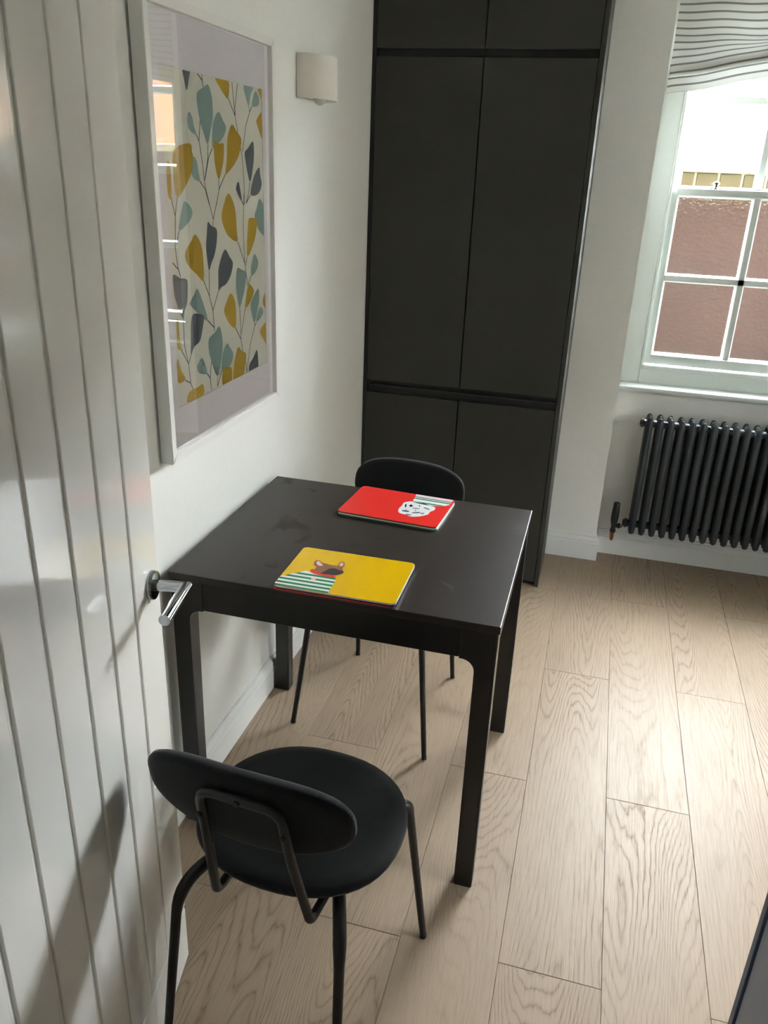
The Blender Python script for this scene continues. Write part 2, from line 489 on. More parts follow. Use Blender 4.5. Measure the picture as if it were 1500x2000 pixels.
# ---------------------------------------------------------------- flat print outlines: leaves (y, z) on the wall; dogs (x, y) on the mats
LEAVES = [
  ('T', [(0.3173, 1.7849), (0.2972, 1.7781), (0.2676, 1.7668), (0.2615, 1.7536), (0.2644, 1.7382), (0.2732, 1.711), (0.2896, 1.6836), (0.3049, 1.6657), (0.3201, 1.6911), (0.3344, 1.7186), (0.3362, 1.7514), (0.3307, 1.7711)]),
  ('Y', [(0.3564, 1.8031), (0.4218, 1.8048), (0.4185, 1.766), (0.3975, 1.7716), (0.3727, 1.7869)]),
  ('T', [(0.3653, 1.735), (0.3376, 1.7147), (0.3292, 1.6915), (0.326, 1.6748), (0.3269, 1.6581), (0.3322, 1.6603), (0.3618, 1.6708), (0.3871, 1.6857), (0.4012, 1.7045), (0.3848, 1.7195)]),
  ('Y', [(0.4332, 1.7126), (0.4089, 1.6866), (0.4028, 1.6603), (0.399, 1.6362), (0.3891, 1.6052), (0.4108, 1.612), (0.4464, 1.6303), (0.4714, 1.6534), (0.4836, 1.683), (0.4603, 1.6976)]),
  ('Y', [(0.3361, 1.6741), (0.3616, 1.6687), (0.3857, 1.6695), (0.3815, 1.6359), (0.3698, 1.6139), (0.3529, 1.5931), (0.3384, 1.6179), (0.3341, 1.6435)]),
  ('G', [(0.2049, 1.8061), (0.2363, 1.8048), (0.2309, 1.7855), (0.2195, 1.7646), (0.2108, 1.7835)]),
  ('T', [(0.2248, 1.7258), (0.2385, 1.715), (0.2437, 1.6995), (0.2513, 1.684), (0.2307, 1.687), (0.2181, 1.6962), (0.2154, 1.7116)]),
  ('T', [(0.2336, 1.6402), (0.2498, 1.6293), (0.2547, 1.6088), (0.2576, 1.5911), (0.234, 1.5943), (0.2213, 1.6066), (0.2211, 1.6248)]),
  ('Y', [(0.1507, 1.649), (0.2212, 1.6649), (0.2286, 1.6491), (0.2319, 1.6371), (0.216, 1.6004), (0.1565, 1.5584), (0.1435, 1.5865)]),
  ('Y', [(0.1178, 1.6233), (0.132, 1.6197), (0.1283, 1.559), (0.1145, 1.5671)]),
  ('T', [(0.5057, 1.8011), (0.5597, 1.8016), (0.5432, 1.7824), (0.5324, 1.7572), (0.5157, 1.7758)]),
  ('T', [(0.5747, 1.794), (0.5959, 1.7799), (0.5886, 1.7634), (0.5508, 1.7585), (0.5581, 1.777)]),
  ('Y', [(0.5875, 1.7996), (0.6195, 1.7989), (0.618, 1.7702), (0.5995, 1.787)]),
  ('Y', [(0.6169, 1.7493), (0.5772, 1.7307), (0.5828, 1.7171), (0.6135, 1.6857)]),
  ('G', [(0.5521, 1.681), (0.5201, 1.6638), (0.5012, 1.6541), (0.5056, 1.6312), (0.5273, 1.5868), (0.5483, 1.6201), (0.5567, 1.6532)]),
  ('G', [(0.5871, 1.6217), (0.5535, 1.6011), (0.5287, 1.5605), (0.5571, 1.5552), (0.5837, 1.5621), (0.6014, 1.5816), (0.5926, 1.6036)]),
  ('G', [(0.4594, 1.5883), (0.4448, 1.5734), (0.4554, 1.5594), (0.4751, 1.5437), (0.4698, 1.5685)]),
  ('Y', [(0.3983, 1.5627), (0.3674, 1.5302), (0.3602, 1.5138), (0.3669, 1.492), (0.3941, 1.4661), (0.442, 1.451), (0.441, 1.4783), (0.4379, 1.5182), (0.4248, 1.5454)]),
  ('T', [(0.5861, 1.5468), (0.5654, 1.524), (0.5506, 1.5063), (0.5634, 1.4901), (0.5762, 1.4709), (0.6184, 1.455), (0.6213, 1.5142)]),
  ('Y', [(0.5167, 1.502), (0.5638, 1.4966), (0.5585, 1.4666), (0.5396, 1.4386), (0.5005, 1.4099), (0.5012, 1.4491), (0.5087, 1.4823)]),
  ('G', [(0.2886, 1.504), (0.3051, 1.495), (0.3319, 1.4854), (0.3293, 1.4581), (0.3153, 1.4302), (0.2968, 1.4125), (0.283, 1.3969), (0.2762, 1.4262), (0.2736, 1.4524), (0.2808, 1.48)]),
  ('G', [(0.3726, 1.4379), (0.3961, 1.4186), (0.4131, 1.4019), (0.3985, 1.3752), (0.3726, 1.3576), (0.3454, 1.3531), (0.3284, 1.3463), (0.3294, 1.37), (0.3318, 1.3945), (0.3486, 1.4201)]),
  ('Y', [(0.2245, 1.481), (0.248, 1.4612), (0.2568, 1.4349), (0.2539, 1.3783), (0.2248, 1.3932), (0.1913, 1.4129), (0.1746, 1.4303), (0.1733, 1.444), (0.1823, 1.4534), (0.2026, 1.4666)]),
  ('T', [(0.5435, 1.4135), (0.5303, 1.3994), (0.5202, 1.3815), (0.521, 1.3625), (0.5384, 1.3634), (0.5601, 1.3749), (0.5681, 1.3906), (0.5584, 1.405)]),
  ('T', [(0.4402, 1.3883), (0.4296, 1.3746), (0.4259, 1.3437), (0.4315, 1.3166), (0.4436, 1.2895), (0.4637, 1.3124), (0.4786, 1.3348), (0.4891, 1.3711), (0.4623, 1.3818)]),
  ('Y', [(0.5081, 1.3422), (0.5359, 1.3225), (0.5244, 1.3073), (0.5062, 1.2931), (0.4771, 1.2848), (0.4874, 1.3175), (0.4952, 1.3328)]),
  ('T', [(0.5643, 1.3233), (0.5387, 1.3111), (0.5129, 1.2895), (0.5182, 1.2636), (0.5328, 1.2373), (0.5537, 1.264), (0.5701, 1.2987)]),
  ('T', [(0.576, 1.2737), (0.5571, 1.2607), (0.5472, 1.2393), (0.5744, 1.2438), (0.5951, 1.258)]),
  ('Y', [(0.3936, 1.3319), (0.3688, 1.3143), (0.3539, 1.2957), (0.3654, 1.2757), (0.3854, 1.2567), (0.4161, 1.2436), (0.4214, 1.286), (0.4153, 1.3134)]),
  ('Y', [(0.6267, 1.3202), (0.6111, 1.3091), (0.5914, 1.2873), (0.6089, 1.2647), (0.6236, 1.2539)]),
  ('Y', [(0.6261, 1.2255), (0.5841, 1.219), (0.5723, 1.2063), (0.5863, 1.1892), (0.6231, 1.1616)]),
  ('T', [(0.2216, 1.364), (0.24, 1.3389), (0.2537, 1.3151), (0.2644, 1.2861), (0.2406, 1.2948), (0.2156, 1.3108), (0.1844, 1.332), (0.1852, 1.339), (0.2047, 1.353)]),
  ('T', [(0.3234, 1.2627), (0.3007, 1.2523), (0.2672, 1.2427), (0.2629, 1.2178), (0.2741, 1.187), (0.3019, 1.1426), (0.3261, 1.1764), (0.3386, 1.2141), (0.3353, 1.2438)]),
  ('T', [(0.3631, 1.2136), (0.3367, 1.1931), (0.3269, 1.152), (0.3545, 1.1515), (0.3836, 1.1592), (0.3963, 1.1815), (0.3776, 1.2015)]),
  ('Y', [(0.427, 1.1922), (0.4081, 1.1681), (0.3987, 1.1477), (0.3956, 1.109), (0.4486, 1.1055), (0.4644, 1.1339), (0.4748, 1.1648), (0.4505, 1.1766)]),
  ('Y', [(0.336, 1.1514), (0.3826, 1.1483), (0.3773, 1.1075), (0.3307, 1.1073)]),
  ('T', [(0.2254, 1.2046), (0.211, 1.1974), (0.2004, 1.1894), (0.2082, 1.1724), (0.2487, 1.1623), (0.2378, 1.1919)]),
  ('G', [(0.5478, 1.1623), (0.5214, 1.1454), (0.492, 1.131), (0.4959, 1.1037), (0.5495, 1.1039)]),
  ('G', [(0.2205, 1.3076), (0.2465, 1.2988), (0.2417, 1.2797), (0.2313, 1.259), (0.2188, 1.2437), (0.1914, 1.2363), (0.1738, 1.2199), (0.1769, 1.2464), (0.1822, 1.2917), (0.1947, 1.3102)]),
  ('G', [(0.1155, 1.4046), (0.145, 1.3948), (0.1736, 1.3894), (0.1769, 1.3752), (0.1703, 1.341), (0.1555, 1.3219), (0.1487, 1.3065), (0.1339, 1.3251), (0.124, 1.3426), (0.1153, 1.3665)]),
  ('T', [(0.1834, 1.5511), (0.2087, 1.5396), (0.2168, 1.5239), (0.1975, 1.507), (0.1524, 1.4918), (0.16, 1.5153), (0.1724, 1.5385)]),
  ('Y', [(0.1174, 1.309), (0.1265, 1.3052), (0.127, 1.2698), (0.1313, 1.2452), (0.1144, 1.2472), (0.1154, 1.2742)]),
  ('Y', [(0.1115, 1.225), (0.1251, 1.1955), (0.1424, 1.1719), (0.1051, 1.1742)]),
  ('Y', [(0.1484, 1.1149), (0.1508, 1.1347), (0.1698, 1.1403), (0.202, 1.1404), (0.2252, 1.1414), (0.2239, 1.1141)]),
]
STEMS = [
  [(0.2648, 1.804), (0.2914, 1.7903), (0.2948, 1.7779)],
  [(0.2905, 1.8044), (0.293, 1.7836)],
  [(0.2732, 1.711), (0.264, 1.6704)],
  [(0.2513, 1.684), (0.264, 1.6704), (0.276, 1.6256), (0.2814, 1.5837), (0.3011, 1.5403)],
  [(0.3059, 1.6657), (0.3017, 1.6344), (0.2823, 1.5921)],
  [(0.3269, 1.6581), (0.3074, 1.6408), (0.2852, 1.5963)],
  [(0.2576, 1.5911), (0.2828, 1.573), (0.2996, 1.5403)],
  [(0.3529, 1.5931), (0.3525, 1.5722), (0.336, 1.5393)],
  [(0.3891, 1.6052), (0.3643, 1.5831), (0.3525, 1.5722)],
  [(0.4185, 1.766), (0.4517, 1.7321), (0.4731, 1.6759), (0.4856, 1.6446), (0.4931, 1.5823), (0.4909, 1.535)],
  [(0.4406, 1.8014), (0.4517, 1.7321)],
  [(0.4712, 1.8011), (0.4532, 1.7516), (0.4534, 1.7322)],
  [(0.5324, 1.7572), (0.5365, 1.7452), (0.5114, 1.7134), (0.4894, 1.6561)],
  [(0.5508, 1.7585), (0.5365, 1.7452)],
  [(0.5273, 1.5868), (0.5161, 1.5583), (0.5023, 1.5395)],
  [(0.5285, 1.5569), (0.5023, 1.5383)],
  [(0.4751, 1.5437), (0.4867, 1.5352)],
  [(0.2904, 1.5622), (0.3163, 1.5086), (0.3122, 1.4947)],
  [(0.3476, 1.5612), (0.3163, 1.5086)],
  [(0.488, 1.5588), (0.4863, 1.534), (0.4794, 1.4838), (0.4829, 1.3956), (0.4934, 1.3546), (0.4956, 1.3382)],
  [(0.4451, 1.4508), (0.4829, 1.3956)],
  [(0.4985, 1.41), (0.4891, 1.3897)],
  [(0.5224, 1.3624), (0.4991, 1.3405)],
  [(0.283, 1.3969), (0.2795, 1.3412)],
  [(0.2539, 1.3783), (0.2784, 1.3413), (0.2944, 1.3043), (0.2981, 1.2553)],
  [(0.3284, 1.3463), (0.2944, 1.3043)],
  [(0.2644, 1.2861), (0.2977, 1.2631)],
  [(0.4436, 1.2895), (0.4463, 1.2551), (0.4463, 1.211)],
  [(0.4784, 1.2846), (0.4506, 1.2241)],
  [(0.4161, 1.2436), (0.4461, 1.2082), (0.4569, 1.1725)],
  [(0.5328, 1.2373), (0.5351, 1.2298), (0.5025, 1.1839), (0.477, 1.1167)],
  [(0.5471, 1.2379), (0.5351, 1.2284)],
  [(0.469, 1.1502), (0.477, 1.1167)],
  [(0.2741, 1.187), (0.2645, 1.1496), (0.2671, 1.1183)],
  [(0.2487, 1.1623), (0.2642, 1.147)],
  [(0.3036, 1.1422), (0.3012, 1.117)],
  [(0.3269, 1.152), (0.313, 1.1333), (0.3014, 1.1183)],
  [(0.1287, 1.2445), (0.1614, 1.2026), (0.1664, 1.1563), (0.1752, 1.1415)],
  [(0.1738, 1.2199), (0.1614, 1.2026)],
  [(0.1487, 1.3065), (0.1467, 1.2495), (0.1595, 1.2079)],
  [(0.1421, 1.1695), (0.1665, 1.1576)],
  [(0.125, 1.565), (0.14, 1.5225), (0.1317, 1.4582), (0.1383, 1.4179), (0.1476, 1.3967)],
  [(0.154, 1.5603), (0.14, 1.5225)],
  [(0.1524, 1.4918), (0.1398, 1.4664)],
  [(0.1165, 1.4299), (0.1379, 1.4146)],
]
DOG_ON_YELLOW = {
  'shirt': [(-0.1392, -0.1064), (-0.1444, -0.0759), (-0.1396, -0.0592), (-0.0918, -0.0154), (-0.0781, -0.0219), (-0.0201, -0.0266), (-0.0137, -0.0376), (-0.0135, -0.064), (-0.0115, -0.1115)],
  'scarf': [(-0.0851, -0.01), (-0.0788, -0.0035), (-0.0574, -0.0161), (-0.0254, -0.0186), (-0.0206, -0.0292), (-0.0574, -0.0283), (-0.0781, -0.0219)],
  'head': [(-0.0698, 0.0333), (-0.05, 0.0304), (-0.0312, 0.0305), (-0.0216, 0.0274), (-0.0124, 0.0116), (-0.0093, -0.0028), (-0.0207, -0.0159), (-0.0453, -0.0181), (-0.0634, -0.015), (-0.0771, -0.0042), (-0.0756, 0.0121)],
  'earl': [(-0.0865, 0.0439), (-0.0901, 0.0329), (-0.0863, 0.018), (-0.0782, 0.0112), (-0.0669, 0.0119), (-0.0633, 0.0227), (-0.072, 0.0359)],
  'pinkl': [(-0.0836, 0.0397), (-0.0847, 0.0302), (-0.0762, 0.0183), (-0.0653, 0.0201), (-0.0737, 0.032)],
  'earr': [(-0.0277, 0.0562), (-0.0323, 0.0429), (-0.0306, 0.0243), (-0.0198, 0.0217), (-0.0164, 0.0292), (-0.0192, 0.0474)],
  'pinkr': [(-0.0271, 0.0513), (-0.0295, 0.0407), (-0.0273, 0.0318), (-0.02, 0.0343), (-0.0226, 0.0462)],
  'muzzle': [(-0.0513, -0.0047), (-0.046, 0.0096), (-0.0336, 0.0157), (-0.0201, 0.009), (-0.0115, 0.0088), (-0.0085, -0.0025), (-0.0207, -0.0159), (-0.0343, -0.0174), (-0.0564, -0.0188)],
  'badge': [(-0.0698, -0.0495), (-0.0672, -0.045), (-0.0609, -0.0453), (-0.0579, -0.0514), (-0.0604, -0.0564), (-0.066, -0.0565)],
}
DOG_ON_RED = {
  'head': [(0.0169, 0.0361), (0.0303, 0.0459), (0.0517, 0.048), (0.0825, 0.0358), (0.1017, 0.0298), (0.1048, 0.0094), (0.0978, -0.008), (0.0976, -0.0258), (0.0887, -0.0402), (0.0766, -0.0525), (0.0581, -0.0608), (0.0427, -0.0538), (0.0257, -0.0508), (0.016, -0.0411), (0.0111, -0.0182), (0.0121, 0.0041), (0.0106, 0.0258)],
  'shirt': [(0.0236, 0.1087), (0.1361, 0.1089), (0.1345, 0.0629), (0.1179, 0.0443), (0.0849, 0.0369), (0.0517, 0.048), (0.0302, 0.0421), (0.0282, 0.0755)],
  'nose': [(0.03, 0.0122), (0.0335, 0.0227), (0.0424, 0.014), (0.0381, 0.0033)],
  'collar': [(0.0302, 0.0421), (0.0483, 0.0457), (0.0696, 0.0426), (0.0857, 0.0358), (0.0718, 0.0354), (0.0506, 0.0378)],
  'm1': [(0.0183, 0.0143), (0.0209, 0.0192), (0.0268, -0.0038), (0.023, -0.002)],
  'm2': [(0.0552, 0.0272), (0.0589, 0.0267), (0.062, 0.0134), (0.0592, 0.0158)],
  'm3': [(0.0456, 0.0009), (0.0624, 0.0033), (0.0635, -0.0019), (0.0472, -0.0042)],
  'm4': [(0.0234, -0.027), (0.0414, -0.0247), (0.043, -0.0339), (0.0267, -0.0356)],
  'm5': [(0.053, -0.0317), (0.072, -0.0196), (0.0734, -0.0288), (0.0554, -0.0369)],
  'm6': [(0.0743, 0.0175), (0.0911, 0.0105), (0.0915, 0.0049), (0.0757, 0.0108)],
  'm7': [(0.0411, -0.0489), (0.0554, -0.048), (0.0561, -0.0547), (0.0435, -0.0548)],
  'm8': [(0.076, -0.0284), (0.0844, -0.0212), (0.0854, -0.0291), (0.0788, -0.0335)],
  'm9': [(0.0294, -0.0208), (0.0324, -0.0173), (0.0333, -0.024)],
  'm10': [(0.055, -0.0165), (0.0592, -0.0125), (0.0604, -0.0211)],
}
# ================================================================ THE ROOM SHELL
XR, YN, ZC = 4.2, -1.13, 2.45          # right wall, near wall, ceiling
YP, YA, YF = 2.025, 2.125, 2.166        # pier face, alcove wall, window lining face
XA0, XA1 = 1.027, 2.180                 # alcove left / right

# ---- floor: oak planks 226.5 mm wide, 1.22 m long, half-lapped
floor = boxo('floor', (-0.12, XR + 0.12, -3.0, 2.34, -0.12, -0.012), plain('sub_floor', (70, 60, 50), 0.9))
tag(floor, kind='structure')
PW, PL = 0.2265, 1.22
plank_meshes = {}
for i in range(-2, 18):
    x0 = 0.4365 + PW * i
    xa, xb = max(x0, -0.02), min(x0 + PW, XR + 0.02)
    if xb - xa < 0.03: continue
    yj = 0.433 if i % 2 else -0.180
    y = yj - 3 * PL
    while y < 2.13:
        ya, yb = max(y, -2.9), min(y + PL, 2.13)
        if yb - ya > 0.05:
            key = (round(xb - xa, 4), round(yb - ya, 4))
            if key not in plank_meshes:
                bm = bmesh.new()
                g = 0.0003
                box(bm, -(xb - xa) / 2 + g, (xb - xa) / 2 - g, -(yb - ya) / 2 + g, (yb - ya) / 2 - g, -0.014, 0.0, bev=0.0009)
                me = bpy.data.meshes.new('plank'); bm.to_mesh(me); bm.free(); me.materials.append(M_OAK)
                plank_meshes[key] = me
            p = link('plank', plank_meshes[key], None, floor)
            p.location = ((xa + xb) / 2, (ya + yb) / 2, 0)
            if random.random() < 0.5: p.rotation_euler = (0, 0, PI)
        y += PL

# ---- walls
bm = bmesh.new()
box(bm, -0.12, 0.0, -3.0, 2.34, -0.1, ZC)
tag(obj('wall_left', bm, M_WALL), kind='structure')

bm = bmesh.new()
YO = 2.335
box(bm, -0.12, XA0, YP, YO, -0.1, ZC)                     # pier left of the alcove
box(bm, XA0, XA1, YA, YO, -0.1, 0.778)                    # under the sill
box(bm, XA1, XR + 0.12, YP, YO, -0.1, ZC)                 # right of the alcove
box(bm, XA0, XA1, YP, YO, 2.33, ZC)                       # over the alcove
tag(obj('wall_far', bm, M_WALL), kind='structure')

bm = bmesh.new()                                        # right wall, with an unseen window added for fill light
W2A, W2B, W2C, W2D = -0.50, 0.30, 1.02, 1.92
box(bm, XR, XR + 0.12, -3.0, W2A, -0.1, ZC)
box(bm, XR, XR + 0.12, W2B, 2.34, -0.1, ZC)
box(bm, XR, XR + 0.12, W2A, W2B, -0.1, W2C)
box(bm, XR, XR + 0.12, W2A, W2B, W2D, ZC)
tag(obj('wall_right', bm, M_WALL), kind='structure')
w2 = tag(empty('added_fill_window', (XR + 0.06, (W2A + W2B) / 2, W2C)), kind='structure')
hw, hh = (W2B - W2A) / 2, W2D - W2C
bm = bmesh.new()
for d in ((-0.03, 0.03, -hw, -hw + 0.04, 0, hh), (-0.03, 0.03, hw - 0.04, hw, 0, hh), (-0.03, 0.03, -hw + 0.04, hw - 0.04, 0, 0.05),
          (-0.03, 0.03, -hw + 0.04, hw - 0.04, hh - 0.04, hh)):
    box(bm, *d)
obj('fill_window_frame', bm, M_SASH, w2)
bm = bmesh.new(); bm.faces.new([bm.verts.new((0, y, z)) for y, z in ((-hw + 0.04, 0.05), (hw - 0.04, 0.05), (hw - 0.04, hh - 0.04), (-hw + 0.04, hh - 0.04))])
obj('pane', bm, M_GLASS, w2)
bm = bmesh.new()                                        # unseen wall added to block low sky outside the fill window
box(bm, 6.6, 6.8, -6.0, 2.43, -0.3, 2.6)
tag(obj('added_sky_blocker', bm, M_RENDER), kind='structure')
tag(boxo('yard_side', (4.33, 6.6, -6.0, 2.43, -0.5, -0.3), M_YARD), kind='structure')

bm = bmesh.new()
box(bm, -0.12, 0.345, YN - 0.12, YN, -0.1, ZC)            # beside the doorway, hinge side
box(bm, 1.21, XR + 0.12, YN - 0.12, YN, -0.1, ZC)
box(bm, 0.345, 1.21, YN - 0.12, YN, 2.03, ZC)
tag(obj('wall_near', bm, M_WALL), kind='structure')

bm = bmesh.new()
box(bm, -0.12, XR + 0.12, -3.12, -3.0, -0.1, ZC)
tag(obj('wall_hall_end', bm, M_WALL), kind='structure')
bm = bmesh.new()                                        # hall partition beside the doorway
box(bm, 1.45, 1.55, -3.0, YN - 0.12, -0.1, ZC)
tag(obj('wall_hall_right', bm, M_WALL), kind='structure')

tag(boxo('ceiling', (-0.12, XR + 0.12, -3.12, 2.34, ZC, ZC + 0.15), M_CEIL), kind='structure')

# outside face of the house, going on above the room
bm = bmesh.new()
box(bm, -6.0, 1.06, 2.34, 2.44, -0.3, 6.4)
box(bm, 2.15, 8.0, 2.34, 2.44, -0.3, 6.4)
box(bm, 1.06, 2.15, 2.34, 2.44, 2.31, 6.4)
box(bm, 1.06, 2.15, 2.34, 2.44, -0.3, 0.80)
tag(obj('wall_outside', bm, M_GARDENBRICK), kind='structure')

# ---- skirting: ogee-topped board swept along the walls
BPROF = [(0, 0), (0.016, 0), (0.016, 0.082), (0.0135, 0.088), (0.0145, 0.094), (0.011, 0.103), (0.0065, 0.109), (0.006, 0.117), (0, 0.117)]
def skirting(name, path):
    """path: floor polyline with the room on its right-hand side"""
    bm = bmesh.new(); rings = []
    pts = [Vector(p) for p in path]
    for i, p in enumerate(pts):
        d0 = (p - pts[i - 1]).normalized() if i else None
        d1 = (pts[i + 1] - p).normalized() if i < len(pts) - 1 else None
        nrm = lambda d: Vector((d.y, -d.x))
        if d0 is None: m = nrm(d1)
        elif d1 is None: m = nrm(d0)
        else:
            m = nrm(d0) + nrm(d1); m = m / (1 + nrm(d0).dot(nrm(d1)))
        rings.append([bm.verts.new((p.x + m.x * a, p.y + m.y * a, z)) for a, z in BPROF])
    k = len(BPROF)
    for a, b in zip(rings, rings[1:]):
        for j in range(k): bm.faces.new((a[j], b[j], b[(j + 1) % k], a[(j + 1) % k]))
    bm.faces.new(rings[0]); bm.faces.new(rings[-1][::-1])
    return tag(obj(name, bm, M_TRIM), kind='structure')
skirting('baseboard_left', [(0, YN), (0, 1.655)])
skirting('baseboard_far', [(0.8095, YP), (XA0, YP), (XA0, YA), (XA1, YA), (XA1, YP), (XR, YP)])
skirting('baseboard_right', [(XR, YP), (XR, YN)])

# ---- sash window
win = tag(empty('window_1', (1.6035, YF, 0.808)), kind='structure')
def wl(bm):                       # window meshes are written in room coordinates
    bmesh.ops.translate(bm, verts=bm.verts[:], vec=(-1.6035, -YF, -0.808)); return bm
WX0, WX1 = 1.1175, 2.0895
bm = bmesh.new()
box(bm, XA0, 1.107, YF, 2.335, 0.80, 2.33, bev=0.002)
box(bm, 2.100, XA1, YF, 2.335, 0.80, 2.33, bev=0.002)
box(bm, 1.107, 2.100, YF, 2.335, 2.295, 2.33, bev=0.002)
box(bm, 1.107, 2.100, YF, 2.335, 0.80, 0.878, bev=0.002)
obj('box_frame', wl(bm), M_SASH, win)
bm = bmesh.new()                  # staff bead round the lower sash
for b in ((1.107, 1.119, 2.160, 2.182, 0.870, 2.30), (2.088, 2.100, 2.160, 2.182, 0.870, 2.30), (1.107, 2.100, 2.160, 2.182, 0.870, 0.890)):
    box(bm, *b, bev=0.004, seg=2)
obj('staff_bead', wl(bm), M_SASH, win)
bm = bmesh.new()
prism(bm, [(2.106, 0.780), (2.099, 0.784), (2.0955, 0.790), (2.095, 0.797), (2.098, 0.8035), (2.104, 0.8072), (2.111, 0.808), (2.182, 0.811), (2.182, 0.780)], 'x', XA0 + 0.001, XA1 - 0.001)
obj('window_sill', wl(bm), M_SASH, win, 30)

def glazing_bar(bm, a, b, y0, y1, vertical, c, wf, wb):
    """moulded bar: narrow front face, wider at the glass"""
    if vertical:
        prism(bm, [(c - wf / 2, y0), (c + wf / 2, y0), (c + wb / 2, y1 - 0.012), (c + wb / 2, y1), (c - wb / 2, y1), (c - wb / 2, y1 - 0.012)], 'z', a, b)
    else:
        prism(bm, [(y0, c - wf / 2), (y0, c + wf / 2), (y1 - 0.012, c + wb / 2), (y1, c + wb / 2), (y1, c - wb / 2), (y1 - 0.012, c - wb / 2)], 'x', a, b)

def sash(name, y0, z0, z1, zb, zt, zm, pane_mat):
    """one six-pane sash: bottom rail to zb, top rail from zt, cross bar centred on zm"""
    y1 = y0 + 0.040
    bm = bmesh.new()
    box(bm, WX0, WX0 + 0.028, y0, y1, z0, z1, bev=0.002)
    box(bm, WX1 - 0.028, WX1, y0, y1, z0, z1, bev=0.002)
    box(bm, WX0 + 0.026, WX1 - 0.026, y0, y1, z0, zb - 0.007, bev=0.002)
    box(bm, WX0 + 0.026, WX1 - 0.026, y0, y1, zt + 0.007, z1, bev=0.002)
    # sloping mouldings to the glass
    gy = y0 + 0.026
    for s, xe, xi in ((1, WX0 + 0.028, WX0 + 0.0355), (-1, WX1 - 0.028, WX1 - 0.0355)):
        prism(bm, [(xe - s * 0.002, y0 + 0.003), (xe, y0 + 0.003), (xi, gy), (xi, y1 - 0.002), (xe - s * 0.002, y1 - 0.002)], 'z', zb - 0.008, zt + 0.008)
    for s, ze, zi in ((1, zb - 0.007, zb), (-1, zt + 0.007, zt)):
        prism(bm, [(y0 + 0.003, ze - s * 0.002), (y0 + 0.003, ze), (gy, zi), (y1 - 0.002, zi), (y1 - 0.002, ze - s * 0.002)], 'x', WX0 + 0.028, WX1 - 0.028)
    s = obj(name, wl(bm), M_SASH, win)
    cols = [(1.153, 1.428), (1.466, 1.741), (1.779, 2.054)]
    for c in (1.447, 1.760):
        bm = bmesh.new(); glazing_bar(bm, zb - 0.004, zt + 0.004, y0 + 0.004, y1 - 0.002, True, c, 0.022, 0.036)
        obj('glazing_bar', wl(bm), M_SASH, s)
    bm = bmesh.new(); glazing_bar(bm, WX0 + 0.03, WX1 - 0.03, y0 + 0.004, y1 - 0.002, False, zm, 0.022, 0.036)
    obj('glazing_bar', wl(bm), M_SASH, s)
    for a, b in cols:
        for c, d in ((zb, zm - 0.018), (zm + 0.018, zt)):
            bm = bmesh.new()
            if pane_mat is M_GLASS:
                v = [bm.verts.new(p) for p in ((a - 0.004, y0 + 0.03, c - 0.004), (b + 0.004, y0 + 0.03, c - 0.004), (b + 0.004, y0 + 0.03, d + 0.004), (a - 0.004, y0 + 0.03, d + 0.004))]
                bm.faces.new(v)
            else:
                box(bm, a - 0.004, b + 0.004, y0 + 0.028, y0 + 0.032, c - 0.004, d + 0.004)
            obj('pane', wl(bm), pane_mat, s)
    return s
lower = sash('lower_sash', 2.186, 0.893, 1.604, 0.940, 1.569, 1.254, M_FROST)
upper = sash('upper_sash', 2.230, 1.586, 2.294, 1.613, 2.255, 1.925, M_GLASS)
# quadrant fastener on the meeting rail
bm = bmesh.new()
lathe(bm, [(0.014, 0), (0.014, 0.005), (0.009, 0.008), (0.007, 0.014), (0.012, 0.017), (0.014, 0.022), (0.011, 0.027), (0.004, 0.029)], 14, Matrix.Translation((1.285, 2.207, 1.604)))
box(bm, 1.262, 1.308, 2.202, 2.214, 1.604, 1.6075, bev=0.001)
box(bm, 1.283, 1.288, 2.207, 2.236, 1.615, 1.621, bev=0.0015)
obj('sash_fastener', wl(bm), M_CHROME, win, 35)

